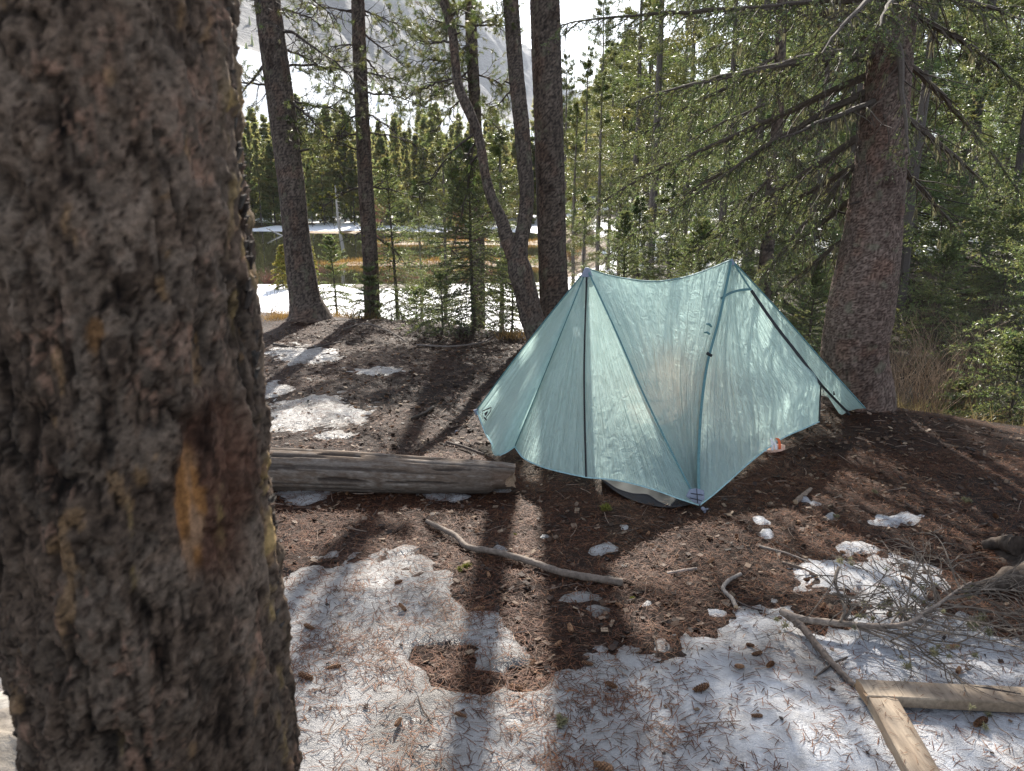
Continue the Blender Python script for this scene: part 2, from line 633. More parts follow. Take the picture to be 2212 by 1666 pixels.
def height(x, y):
    x = np.asarray(x, float); y = np.asarray(y, float)
    d = edge_dist(x, y) + 0.35 * fbm(x * 0.8, y * 0.8, 3, 3)
    near = 0.09 * fbm(x * 0.7, y * 0.7, 4, 1) + 0.022 * fbm(x * 5, y * 5, 3, 2)
    # mound of roots and duff round the spruce
    near = near + 0.0 * np.exp(-(((x - 2.45) / 0.75) ** 2 + ((y - 5.75) / 0.7) ** 2)) + 0.05 * np.exp(-(((x + 2.65) / 0.6) ** 2 + ((y - 9.9) / 0.6) ** 2))
    lw = lake_weight(x, y)
    # lake side
    zl = -1.86 + 0.16 * fbm(x * 0.12, y * 0.2, 3, 21)
    dip = sstep(31, 36, y + 2 * fbm(x * .1, y * .05, 2, 5)) * (1 - sstep(78, 85, y + 6 * fbm(x * 0.06, y * 0.02, 2, 8)))
    bars = 0.62 * np.exp(-((y - 43 - 3 * fbm(x * .09, x * 0, 2, 31)) / 2.2) ** 2) * sstep(-16, -8, x) \
        + 0.60 * np.exp(-((y - 61 - 5 * fbm(x * .07, x * 0, 2, 33)) / 2.5) ** 2) * sstep(-16, -9, x)
    zl = zl - dip * 0.62 + dip * bars * 1.0
    zl = zl + 0.012 * np.clip(y - 86, 0, 400) + 0.04 * np.clip(y - 140, 0, 300) + np.maximum(0.45 * fbm(x * 0.15, y * 0.15, 3, 9), 0) * sstep(80, 88, y)
    # creek and forest side
    cd = creek_dist(x, y)
    zr = -1.12 - 0.42 * np.exp(-(cd / 0.75) ** 2) + 0.95 * sstep(1.0, 14, cd) + 0.03 * np.clip(cd - 14, 0, 300) + 0.5 * fbm(x * 0.35, y * 0.35, 3, 6) * sstep(0.5, 4, np.abs(cd))
    zo = zl * lw + zr * (1 - lw)
    w = sstep(-0.2, 5.2, d)
    return near * (1 - 0.6 * w) + zo * w


def hz(x, y):
    return float(height(np.array([x]), np.array([y]))[0])


# where old snow still lies near the camp, laid out over the ground
SNOW_EDGE = np.array([(-200, 1200), (560, 1205), (640, 1192), (760, 1188), (860, 1182), (940, 1205), (1010, 1250), (1070, 1285), (1095, 1330), (1112, 1385),
                      (1150, 1430), (1200, 1425), (1250, 1398), (1330, 1385), (1450, 1372), (1545, 1350), (1585, 1292), (1625, 1280),
                      (1690, 1300), (1740, 1335), (1830, 1330), (1900, 1290), (1980, 1280), (2080, 1310), (2150, 1345), (2220, 1385), (2600, 1500)], float)
SNOW_BLOBS = [(650, 765, 95, 24), (800, 803, 85, 11), (690, 893, 135, 48), (590, 842, 60, 20), (640, 905, 100, 35), (655, 1068, 75, 24), (965, 1070, 75, 13), (1085, 1058, 22, 9), (720, 940, 60, 10),
              (1255, 1292, 55, 22), (1290, 1318, 38, 17), (1305, 1186, 42, 17), (1345, 1140, 19, 9), (1645, 1130, 22, 14), (1650, 1152, 18, 8), (1802, 1116, 14, 8),
              (1742, 1078, 22, 8), (1765, 1088, 16, 8), (1553, 1322, 36, 15), (1392, 1302, 18, 12), (1845, 1238, 160, 50), (1940, 1270, 120, 60), (1760, 1235, 70, 22), (1940, 1122, 62, 17),
              (1850, 1190, 60, 20), (870, 1190, 36, 14), (1085, 1185, 18, 7), (1185, 1160, 14, 6)]
SOIL_BLOBS = [(960, 1425, 62, 26), (1010, 1470, 75, 26), (1040, 1290, 55, 30), (1130, 1470, 55, 26)]


def snow_mask(x, y, z):
    u, v = project(x, y, z)
    u = u + 34 * fbm(x * 8, y * 8, 3, 48); v = v + 18 * fbm(x * 8 + 3, y * 8, 3, 49)
    nz = 0.8 * fbm(x * 5.0, y * 5.0, 5, 41, 0.6) + 0.5 * fbm(x * 1.5, y * 1.5, 3, 44) + 0.55 * fbm(x * 22, y * 22, 3, 46)
    m = (v - np.interp(u, SNOW_EDGE[:, 0], SNOW_EDGE[:, 1])) / 55.0
    m = np.clip(m, -2, 2.2)
    for (cx, cy, rx, ry) in SOIL_BLOBS:
        m = np.minimum(m, 3.0 * (np.hypot((u - cx) / rx, (v - cy) / ry) - 1.0))
    for (cx, cy, rx, ry) in SNOW_BLOBS:
        m = np.maximum(m, 1.5 * (1.0 - np.hypot((u - cx) / rx, (v - cy) / ry)))
    left = 1 - sstep(900, 1250, u)
    return m + nz * 1.5 + left * sstep(1150, 1250, v) * (1.5 * fbm(x * 11, y * 11, 4, 97, .6) - .25)


def axis(fine0, fine1, step, lo, hi, grow):
    a = list(np.arange(fine0, fine1 + step * .5, step))
    s, v = step, a[-1]
    while v < hi:
        s *= grow; v += s; a.append(v)
    s, v = step, a[0]
    pre = []
    while v > lo:
        s *= grow; v -= s; pre.append(v)
    return np.array(pre[::-1] + a)


def grid_faces(nx, ny):
    i, j = np.meshgrid(np.arange(nx - 1), np.arange(ny - 1), indexing='ij')
    a = i * ny + j
    return np.stack([a, a + ny, a + ny + 1, a + 1], -1).reshape(-1, 4)


def build_terrain():
    xs = axis(-3.4, 5.0, 0.056, -3500, 3500, 1.085)
    ys = axis(1.3, 11.0, 0.056, -400, 4200, 1.08)
    X, Y = np.meshgrid(xs, ys, indexing='ij')
    Z = height(X, Y)
    d = edge_dist(X, Y)
    campw = 1 - sstep(-0.3, 1.2, d)
    roughen = campw * (0.016 * fbm(X * 18, Y * 18, 3, 55))
    Z = Z + roughen
    V = np.stack([X, Y, Z], -1).reshape(-1, 3)
    # colours: duff by the tent; dry brown ground, dry grass or snow elsewhere
    n1 = fbm(X * 0.5, Y * 0.5, 4, 60)
    duff = np.array((0.046, 0.023, 0.014)); dark_tone = np.array((0.023, 0.0135, 0.010)); pale = np.array((0.068, 0.035, 0.021))  # duff, wet duff and pale duff
    f = sstep(-0.12, 0.16, n1)[..., None]
    C = duff * (1 - f) + dark_tone * f
    g2 = sstep(0.02, 0.2, fbm(X * 1.1, Y * 1.1, 4, 63))[..., None]
    C = C * (1 - .5 * g2) + pale * .5 * g2
    out = sstep(0.4, 2.5, d)[..., None]
    forest = np.array((0.055, 0.045, 0.030)); grass = np.array((0.26, 0.17, 0.075))
    lw = lake_weight(X, Y)[..., None]
    gl = (sstep(31, 34, Y) * (1 - sstep(84, 90, Y)))[..., None]
    Cout = forest * (1 - lw) + lw * (forest * (1 - gl) * 1.6 + grass * gl)
    C = C * (1 - out) + Cout * out
    # which faces are snow covered ground (separate material), beyond the camp only
    sn = fbm(X * 0.22, Y * 0.30, 4, 70)
    S_l = np.where(Y < 33, sn + 0.42 - 0.5 * sstep(29, 33, Y), np.where(Y > 79, sn + 0.12 + .0016 * (120 - np.minimum(Y, 160)), -1))
    S_l = S_l - 1.2 * (1 - sstep(3.2, 6.5, d))
    cd = creek_dist(X, Y)
    S_r = fbm(X * 0.30, Y * 0.30, 4, 74) + 0.10 - .18 * (1 - sstep(2, 5, X)) - 0.6 * (1 - sstep(8, 13, cd))
    S = np.where(lw[..., 0] > 0.5, S_l, S_r)
    S = np.where(d < 2.5, -1, S)
    F = grid_faces(len(xs), len(ys))
    sf = S.reshape(-1)[F].mean(1)
    Mi = (sf > 0.08).astype(np.int32)
    me = raw_mesh('ground', V, np.zeros((0, 3), np.int64), F, [M['soil'], M['farsnow']], Mi, C.reshape(-1, 3), True)
    tag(link('ground', me), 'brown needle covered ground of the camp, dropping to a lakeshore and a creek', None, None, 'structure')


build_terrain()


def ground_z(x, y):
    x = np.asarray(x, float); y = np.asarray(y, float)
    d = edge_dist(x, y)
    return height(x, y) + (1 - sstep(-0.3, 1.2, d)) * 0.016 * fbm(x * 18, y * 18, 3, 55)


def snow_top(x, y):
    z = ground_z(x, y)
    m = snow_mask(x, y, z)
    t = 0.017 * sstep(-0.2, 1.8, m) + 0.010 * np.clip(m, -1.2, 1) + 0.014 * fbm(x * 9, y * 9, 4, 81, .6) * sstep(0, .8, m) + 0.007 * fbm(x * 40, y * 40, 2, 83) * sstep(0, .5, m)
    return z, z + t - 0.006, m


def build_snow():
    xs = np.arange(-2.6, 4.4, 0.022); ys = np.arange(1.35, 10.6, 0.022)
    X, Y = np.meshgrid(xs, ys, indexing='ij')
    z, T, m = snow_top(X, Y)
    ok = (T > z - 0.017) & (edge_dist(X, Y) < -0.2)
    F = grid_faces(len(xs), len(ys))
    F = F[ok.reshape(-1)[F].all(1)]
    used = np.unique(F)
    mp = np.full(X.size, -1); mp[used] = np.arange(len(used))
    V = np.stack([X, Y, T], -1).reshape(-1, 3)[used]
    mm = m.reshape(-1)[used]
    x, y = V[:, 0], V[:, 1]
    dirt = 0.97 - 0.45 * sstep(0.05, 0.3, fbm(x * 3, y * 3, 4, 90)) - 0.40 * (1 - sstep(-0.2, 0.9, mm + .8 * fbm(x * 16, y * 16, 3, 95)))
    # the left part is thin, grey, icy and full of needles, the right part cleaner
    left = 1 - sstep(0.2, 0.9, x + 0.2 * fbm(x * 2, y * 2, 2, 93))
    dirt = dirt * (1 - 0.34 * left)
    br = np.clip(1 - dirt, 0, 1)
    C = np.stack([dirt, dirt * (1 - .02 * left - .10 * br), dirt * (1 - .05 * left - .22 * br)], 1)
    me = raw_mesh('snow', V, np.zeros((0, 3), np.int64), mp[F], M['snow'], None, C, True)
    tag(link('snow', me), 'old grainy snow and ice left in patches on the needle covered ground', None, None, 'structure')


build_snow()


def patch_plane(name, x0, x1, y0, y1, z, m, label):
    g = Geo()
    xs = np.linspace(x0, x1, 30); ys = np.linspace(y0, y1, 30)
    X, Y = np.meshgrid(xs, ys, indexing='ij')
    g.add(np.stack([X, Y, np.full_like(X, z)], -1), grid_faces(30, 30))
    tag(link(name, g.mesh(name, [m])), label, None, None, 'structure')


patch_plane('lake_water', -110, 22, 24, 96, -2.06, M['water'], 'dark still lake with brown reflections')
patch_plane('creek_water', 2.5, 16, 7.5, 14.5, -1.36, M['creek'], 'small dark creek running below the camp')


def build_mountain():
    # a valley wall: line through B0 with direction dv, rising to its left
    B0 = np.array((-330.0, 930.0)); dv = nrm(np.array((0.34, 0.94))); nv = np.array((-dv[1], dv[0]))
    s = np.linspace(-900, 3600, 240); q = np.linspace(-420, 900, 130)
    S, Q = np.meshgrid(s, q, indexing='ij')
    X = B0[0] + S * dv[0] + Q * nv[0]; Y = B0[1] + S * dv[1] + Q * nv[1]
    gul = fbm(S * 0.006, Q * 0.002, 4, 101)
    Hs = np.interp(Q, [-420, -330, 0, 60, 180, 330, 500, 900], [-6, 2, 185, 245, 420, 520, 500, 430])
    big = 1 + 0.35 * fbm(S * 0.0022, S * 0 + 3.3, 3, 103)
    Z = Hs * (0.82 + 0.36 * big - .18) + sstep(-20, 90, Q) * (90 * gul + 60 * fbm(S * 0.02, Q * 0.02, 4, 104) + 25 * np.abs(fbm(S * 0.05, Q * .02, 3, 105))) + sstep(-330, -100, Q) * 14 * fbm(S * 0.01, Q * 0.01, 3, 106)
    Z = Z * (1 - 0.35 * sstep(1300, 3400, S))
    rockline = -45 + 130 * fbm(S * 0.006, S * 0.0 + 1, 3, 111)
    snow = 1 - sstep(-25, 25, Q - rockline) * (0.86 + 0.6 * fbm(S * 0.011, Z * 0.03, 4, 108))
    snow = np.clip(snow, 0, 1)
    F = grid_faces(len(s), len(q))
    me = raw_mesh('mountain', np.stack([X, Y, Z], -1).reshape(-1, 3), np.zeros((0, 3), np.int64), F, M['mountain'], None, np.repeat(snow.reshape(-1, 1), 3, 1), True)
    tag(link('mountain', me), 'grey cliff with a snow slope beneath it above the far forest', None, None, 'structure')
    # scattered conifers on the lower snow slope
    rg = np.random.default_rng(140); n = 900
    si = rg.integers(48, 232, n); qi = (rg.random(n) ** 1.6 * 47 + 5).astype(int)
    V3 = np.stack([X, Y, Z], -1)
    b = V3[si, qi]; g = Geo(); hgt = rg.uniform(7, 15, n)
    a = rg.uniform(0, 6.28, n)
    for k in range(3):
        add_blades(g, b + np.stack([np.cos(a + 2.1 * k), np.sin(a + 2.1 * k), np.zeros(n)], 1) * .5, np.tile(np.array((0, 0, 1.0)), (n, 1)), hgt, 4.5, 0, np.array((.6, .7, .7)), rg)
    tag(link('slope_trees', g.mesh('slope_trees', [M['farpine']])), 'tiny scattered conifers on the snowy mountain slope', None, None, 'stuff')
    # far peak closing the valley
    xs = np.linspace(200, 2600, 90); ys = np.linspace(4300, 6000, 50)
    X, Y = np.meshgrid(xs, ys, indexing='ij')
    r = np.hypot((X - 640) / 900, (Y - 5100) / 800)
    Z = 760 * np.clip(1 - r, 0, 1) ** 0.9 * (1 + 0.5 * fbm(X * 0.003, Y * 0.003, 5, 120)) + 180 * fbm(X * .004, Y * .004, 4, 121) * (r < 1)
    snow = np.clip(0.62 + 0.9 * fbm(X * 0.006, Y * 0.004, 4, 122), 0, 1)
    me = raw_mesh('mountain_peak', np.stack([X, Y, Z], -1).reshape(-1, 3), np.zeros((0, 3), np.int64), grid_faces(90, 50), M['mountain'], None, np.repeat(snow.reshape(-1, 1), 3, 1), True)
    tag(link('mountain_peak', me), 'distant hazy snowy peak at the head of the valley', None, None, 'structure')
    # haze: one closed box of air round everything
    m, nt = new_mat('valley_haze')
    vol = nd(nt, 'ShaderNodeVolumePrincipled', {'Color': (0.80, 0.88, 1.0), 'Density': HAZE, 'Anisotropy': 0.35})
    out_surface(nt, None, vol.outputs[0])
    g = Geo()
    x0, x1, y0, y1, z0, z1 = -5200, 5200, -600, 6400, -30, 1400
    V = [(x0, y0, z0), (x1, y0, z0), (x1, y1, z0), (x0, y1, z0), (x0, y0, z1), (x1, y0, z1), (x1, y1, z1), (x0, y1, z1)]
    g.add(V, [(0, 3, 2, 1), (4, 5, 6, 7), (0, 1, 5, 4), (1, 2, 6, 5), (2, 3, 7, 6), (3, 0, 4, 7)])
    o = link('haze', g.mesh('haze', [m]))
    tag(o, 'pale blue haze in the valley air', None, None, 'stuff')


HAZE = 0.00008
build_mountain()
# ------------------------------------------------------------------ tree trunks
def bark_trunk(g, path, step=0.014, cell=(0.022, 0.030), amp=0.006, plate=(0.120, 0.093, 0.075), crack=(0.038, 0.030, 0.026), seed=0,
               spots=(), m=0, z_fine=(-9, 4.6), lump=0.05):
    """path rows: x, y, z, radius. Plates of bark stand proud of the cracks between them."""
    path = np.asarray(path, float)
    L = np.linalg.norm(np.diff(path[:, :3], axis=0), axis=1).sum()
    dense = resample(path, max(8, int(L / step)))
    keep = []
    last = -9
    for k in range(len(dense)):
        zf = z_fine[0] < dense[k, 2] < z_fine[1]
        if zf or k - last >= 12 or k in (0, len(dense) - 1):
            keep.append(k); last = k
    P = dense[keep]
    rmean = P[:, 3].mean()
    ns = max(12, int(2 * math.pi * rmean / step))
    T, N, B = frames(P[:, :3])
    a = np.linspace(0, 2 * math.pi, ns, endpoint=False)
    h = np.concatenate([[0], np.cumsum(np.linalg.norm(np.diff(P[:, :3], axis=0), axis=1))])
    A, H = np.meshgrid(a, h)
    Rg = P[:, 3][:, None] * np.ones_like(A)
    s = A * rmean
    wx = 0.35 * fbm(s * 30, H * 30, 2, seed + 5); wy = 0.35 * fbm(s * 30 + 9, H * 30, 2, seed + 6)
    f1, f2, idc = voronoi(s / cell[0] + wx, H / cell[1] + wy, seed)
    pl = sstep(0.03, 0.30, f2 - f1)
    lo = fbm(s * 3.2, H * 2.2, 4, seed + 9)
    disp = amp * (pl * (0.45 + 0.9 * idc) - 0.6) + amp * 0.8 * fbm(s * 60, H * 60, 3, seed + 3) + rmean * lump * lo
    dirv = np.cos(A)[..., None] * N[:, None, :] + np.sin(A)[..., None] * B[:, None, :]
    V = P[:, None, :3] + (Rg + disp)[..., None] * dirv
    plate = np.array(plate); crack = np.array(crack)
    tone = (0.72 + 0.6 * idc + 0.5 * lo)[..., None]
    C = crack * (1 - pl[..., None]) + plate * tone * pl[..., None]
    warm = sstep(0.05, 0.25, fbm(s * 7, H * 5, 3, seed + 21))[..., None]
    C = C * (1 + warm * (np.array((1.12, 0.98, 0.92)) - 1))
    dkp = sstep(0.17, 0.30, fbm(s * 8, H * 5.5 + 7, 4, seed + 41))[..., None] * .6
    C = C * (1 - dkp * np.array((.72, .80, .84)))
    liv = sstep(0.16, 0.30, fbm(s * 14 + 3, H * 11, 4, seed + 31))[..., None]
    C = C * (1 - liv * 0.55) + np.array((0.15, 0.145, 0.10)) * liv * 0.55
    n, k = A.shape
    i, j = np.meshgrid(np.arange(n - 1), np.arange(k), indexing='ij')
    j2 = (j + 1) % k
    F = np.stack([i * k + j, i * k + j2, (i + 1) * k + j2, (i + 1) * k + j], -1).reshape(-1, 4)
    g.add(V.reshape(-1, 3), F, m, C.reshape(-1, 3))


def knots(g, path, n, seed, m=0, col=(0.05, 0.038, 0.032)):
    """short stubs of old branches"""
    rng = np.random.default_rng(seed)
    path = np.asarray(path, float)
    for k in range(n):
        t = rng.uniform(0.1, 0.75)
        p = resample(path, 200)[int(t * 199)]
        az = rng.uniform(0, 6.28)
        d = np.array((math.cos(az), math.sin(az), rng.uniform(-.3, .4)))
        d = nrm(d)
        L = p[3] + rng.uniform(0.01, 0.10)
        add_tube(g, np.array([p[:3], p[:3] + d * (p[3] * .9), p[:3] + d * L]), [0.016, 0.012, 0.006], 6, m, col)


# ------------------------------------------------------------------ branches
def perp(d, rng):
    return nrm(np.cross(d, rng.normal(size=d.shape)))


GREEN = lambda rng, n: (rng.uniform(0.6, 1.35, (n, 1)) * np.array((1, 1, 1)) * (1 + rng.normal(0, .08, (n, 3))))


def shoots_to_needles(g, base, d, L, per, nl, nw, spread, rng, m, tint=1.0):
    """needles all round each straight shoot"""
    n = len(base)
    if n == 0:
        return
    u = rng.random((n, per))
    P = base[:, None, :] + d[:, None, :] * (L[:, None] * u)[..., None]
    Dn = np.repeat(d[:, None, :], per, 1)
    R = nrm(np.cross(Dn, rng.normal(size=Dn.shape)))
    Dn = nrm(Dn * (1 - spread) + R * spread)
    tone = np.repeat(GREEN(rng, n), per, 0) * rng.uniform(0.75, 1.25, (n * per, 1)) * tint
    add_blades(g, P.reshape(-1, 3), Dn.reshape(-1, 3), rng.uniform(.7, 1.15, n * per) * nl, nw, m, tone, rng)


def lichen_tufts(g, pts, rng, m, L=(0.04, 0.13)):
    for p in pts:
        k = 9
        l = rng.uniform(*L)
        P = p + rng.normal(0, 0.007, (k, 3))
        Dn = np.array((0, 0, -1.0)) + rng.normal(0, 0.16, (k, 3))
        add_blades(g, P, Dn, l * rng.uniform(.4, 1.1, k), 0.011, m, rng.uniform(.7, 1.2, (k, 1)) * np.ones((k, 3)), rng)


def spruce_branch(g, p0, ctrl, p1, seed, n_twig=34, twig=0.55, r0=0.02, bare=0.35, hang=0.5, shoot=(0.05, 0.11), lichen=9, per=17, nl=0.020, nw=0.0046, thin=1.0, m=(0, 1, 2)):
    """a drooping limb: bare and lichen hung near the trunk, needled twigs towards the tip"""
    rng = np.random.default_rng(seed)
    p0, ctrl, p1 = (np.asarray(q, float) for q in (p0, ctrl, p1))
    t = np.linspace(0, 1, 18)[:, None]
    ax = (1 - t) ** 2 * p0 + 2 * t * (1 - t) * ctrl + t ** 2 * p1
    ax = ax + np.cumsum(rng.normal(0, 0.006, ax.shape), 0) * np.linalg.norm(p1 - p0) * .6
    Rr = r0 * (1 - 0.85 * t[:, 0])
    wood = np.array((0.085, 0.066, 0.052))
    add_tube(g, ax, Rr, 6, m[0], wood * rng.uniform(.8, 1.2))
    T = nrm(np.gradient(ax, axis=0))
    sA, sB, sr0, sr1 = [], [], [], []
    B_, D_, L_ = [], [], []
    lp = []
    for k in range(n_twig):
        tt = 0.08 + 0.92 * (k + rng.random()) / n_twig
        i = min(int(tt * 17), 16)
        p = ax[i] + (ax[i + 1] - ax[i]) * (tt * 17 - i)
        ta = T[i]
        side = nrm(np.cross(ta, (0, 0, 1.0))) * (1 if k % 2 else -1)
        d = nrm(side * rng.uniform(.5, 1.0) + ta * rng.uniform(.35, 1.0) + np.array((0, 0, -1)) * rng.uniform(0.05, hang * 1.6) + rng.normal(0, .15, 3))
        L = twig * (1.05 - 0.6 * tt) * rng.uniform(.5, 1.15)
        ns = 5
        q = p.copy(); pts = [q.copy()]
        for s in range(ns):
            d = nrm(d + np.array((0, 0, -1)) * hang * 0.22 + rng.normal(0, .13, 3))
            q = q + d * L / ns
            pts.append(q.copy())
        pts = np.array(pts)
        sA.append(pts[:-1]); sB.append(pts[1:])
        rr = np.linspace(0.0062, 0.0022, ns + 1) * (1.2 - .4 * tt)
        sr0.append(rr[:-1]); sr1.append(rr[1:])
        live = tt > bare + rng.normal(0, .12)
        nsh = int((11 if live else 4) * thin * max(.5, L / 0.4))
        for s in range(nsh):
            w = (s + rng.random()) / nsh * ns
            j = min(int(w), ns - 1)
            b = pts[j] + (pts[j + 1] - pts[j]) * (w - j)
            td = nrm(pts[j + 1] - pts[j])
            sd = nrm(td * rng.uniform(.4, 1) + perp(td, rng) * rng.uniform(.5, 1) + np.array((0, 0, -.25)))
            l = rng.uniform(*shoot) * (1.0 if live else 1.3)
            sA.append(b[None]); sB.append((b + sd * l)[None]); sr0.append(np.array([.0016])); sr1.append(np.array([.0008]))
            if live:
                B_.append(b); D_.append(sd); L_.append(l)
                if rng.random() < .6:      # the twig itself carries needles too
                    B_.append(b); D_.append(td); L_.append(L / ns)
        if not live and rng.random() < .3:
            lp.append(pts[rng.integers(1, ns)])
    sA = np.concatenate(sA); n = len(sA)
    add_segs(g, sA, np.concatenate(sB), np.concatenate(sr0), np.concatenate(sr1), 3, m[0], wood * rng.uniform(.7, 1.5, (n, 1)))
    if B_:
        shoots_to_needles(g, np.array(B_), np.array(D_), np.array(L_), per, nl, nw, 0.62, rng, m[1])
    for k in range(lichen):
        i = rng.integers(1, 13)
        lp.append(ax[i] + rng.normal(0, .01, 3))
    lichen_tufts(g, lp, rng, m[2])


def pine_branch(g, p0, ctrl, p1, seed, n_twig=14, twig=0.4, r0=0.018, tufts=0.8, needles=50, nl=0.055, curl=0.5, lichen=0, m=(0, 1, 2), subs=4, nw=0.0046):
    """crooked limb with curling twigs that end in tufts of long needles"""
    rng = np.random.default_rng(seed)
    p0, ctrl, p1 = (np.asarray(q, float) for q in (p0, ctrl, p1))
    t = np.linspace(0, 1, 16)[:, None]
    ax = (1 - t) ** 2 * p0 + 2 * t * (1 - t) * ctrl + t ** 2 * p1
    ax = ax + np.cumsum(rng.normal(0, 0.011, ax.shape), 0) * np.linalg.norm(p1 - p0)
    wood = np.array((0.062, 0.048, 0.040))
    add_tube(g, ax, r0 * (1 - 0.8 * t[:, 0]), 6, m[0], wood)
    T = nrm(np.gradient(ax, axis=0))
    sA, sB, s0, s1 = [], [], [], []
    tb, td_ = [], []
    lp = []

    def walk(p, d, L, r, ns, cur, lev):
        for s in range(ns):
            d = nrm(d + cur / ns * 1.6 + rng.normal(0, .16, 3))
            q = p + d * L / ns
            sA.append(p); sB.append(q); s0.append(r * (1 - .8 * s / ns)); s1.append(r * (1 - .8 * (s + 1) / ns))
            if lev < 1 and s > 0 and rng.random() < subs / ns:
                nd_ = nrm(d + perp(d, rng) * 0.9)
                walk(q, nd_, L * rng.uniform(.3, .6), r * .6, 4, nrm(rng.normal(size=3)) * curl, lev + 1)
            p = q
        if rng.random() < tufts:
            tb.append(p - d * 0.05); td_.append(d)
        elif lichen and rng.random() < .5:
            lp.append(p)

    for k in range(n_twig):
        tt = 0.15 + 0.85 * (k + rng.random()) / n_twig
        i = min(int(tt * 15), 14)
        p = ax[i]
        ta = T[i]
        d = nrm(ta * rng.uniform(.3, 1) + perp(ta, rng) * rng.uniform(.5, 1) + np.array((0, 0, -.2)))
        walk(p, d, twig * rng.uniform(.4, 1.1) * (1.1 - .5 * tt), 0.0075, 6, nrm(rng.normal(size=3) + np.array((0, 0, .5))) * curl, 0)
    walk(ax[-1], T[-1], twig * .4, 0.004, 4, np.zeros(3), 0)
    n = len(sA)
    add_segs(g, np.array(sA), np.array(sB), np.array(s0), np.array(s1), 3, m[0], wood * rng.uniform(.7, 1.5, (n, 1)))
    if tb:
        tb = np.array(tb); td_ = np.array(td_); n = len(tb)
        u = rng.random((n, needles))
        P = tb[:, None, :] + td_[:, None, :] * (u * 0.085)[..., None]
        Dn = np.repeat(td_[:, None, :], needles, 1)
        R = nrm(np.cross(Dn, rng.normal(size=Dn.shape)))
        Dn = nrm(Dn * rng.uniform(.25, .9, (n, needles, 1)) + R * .8)
        tone = np.repeat(GREEN(rng, n), needles, 0) * rng.uniform(.7, 1.3, (n * needles, 1))
        add_blades(g, P.reshape(-1, 3), Dn.reshape(-1, 3), rng.uniform(.7, 1.1, n * needles) * nl, nw, m[1], tone, rng)
    for k in range(lichen):
        lp.append(ax[rng.integers(2, 15)])
    if lp:
        for p in lp:
            lichen_ball(g, p, 0.018 * rng.uniform(.6, 1.4), rng, m[2])


def lichen_ball(g, p, r, rng, m, n=40):
    d = nrm(rng.normal(size=(n, 3)))
    add_blades(g, p + d * r * .2, d + rng.normal(0, .3, (n, 3)), r * rng.uniform(.7, 1.3, n), r * .28, m, rng.uniform(.75, 1.2, (n, 1)) * np.ones((n, 3)), rng)


def fir_sapling(g, base, H, R, seed, lean=(0, 0), needles=True, nl=0.028, dens=1.0, m=(0, 1, 2), gap=0.12, nw=0.0065):
    """young fir or spruce: straight leader and whorls of flat needled sprays"""
    rng = np.random.default_rng(seed)
    base = np.asarray(base, float)
    z = np.linspace(0, 1, 24)
    ax = base + np.stack([lean[0] * z + rng.normal(0, .004, 24).cumsum() * .5, lean[1] * z, z * H], 1)
    rt = 0.008 + 0.010 * H
    add_tube(g, ax, np.interp(z, [0, 1], [rt, 0.004]), 7, m[0], (0.085, 0.068, 0.054))
    sA, sB, s0, s1 = [], [], [], []
    B_, D_, L_ = [], [], []
    h = 0.10 * H
    while h < H * 0.985:
        u = h / H
        L = R * (1 - u) ** 0.75 * rng.uniform(.85, 1.1) + 0.04
        nb = rng.integers(6, 9)
        a0 = rng.uniform(0, 6.28)
        c = ax[min(int(u * 23), 22)] * 1.0
        c = np.array((np.interp(u, z, ax[:, 0]), np.interp(u, z, ax[:, 1]), base[2] + h))
        for b in range(nb):
            az = a0 + 6.28 * b / nb + rng.normal(0, .2)
            up = np.interp(u, [0, .5, 1], [-0.25, 0.12, 0.8]) + rng.normal(0, .1)
            d = nrm(np.array((math.cos(az), math.sin(az), up)))
            Lb = L * rng.uniform(.6, 1.1)
            ns = 6; p = c.copy()
            for s in range(ns):
                d = nrm(d + np.array((0, 0, -0.07 if u < .5 else 0.02)) + rng.normal(0, .05, 3))
                q = p + d * Lb / ns
                sA.append(p); sB.append(q); s0.append(.005 * (1 - s / ns) + .001); s1.append(.005 * (1 - (s + 1) / ns) + .001)
                if rng.random() < .9: B_.append(p); D_.append(d); L_.append(Lb / ns)
                if s >= 1:
                    for sgn in (-1, 1):
                        if rng.random() < 0.85 * dens:
                            sd = nrm(d * .8 + sgn * nrm(np.cross(d, (0, 0, 1.0))) * .8 + rng.normal(0, .12, 3))
                            l = Lb * 0.42 * (1 - s / (ns + 1.5)) * rng.uniform(.6, 1.1) + .02
                            sA.append(q); sB.append(q + sd * l); s0.append(.0022); s1.append(.001)
                            B_.append(q); D_.append(sd); L_.append(l)
                p = q
        h += gap * rng.uniform(.7, 1.2) * (1.1 - .4 * u)
    n = len(sA)
    add_segs(g, np.array(sA), np.array(sB), np.array(s0), np.array(s1), 3, m[0], np.array((0.085, 0.068, 0.054)) * rng.uniform(.7, 1.4, (n, 1)))
    B_.append(ax[-3]); D_.append(np.array((0, 0, 1.0))); L_.append(H * .1)
    L_ = np.array(L_)
    per = 11
    shoots_to_needles(g, np.array(B_), np.array(D_), L_, per, nl * 1.08, nw * 1.3, 0.6, rng, m[1])


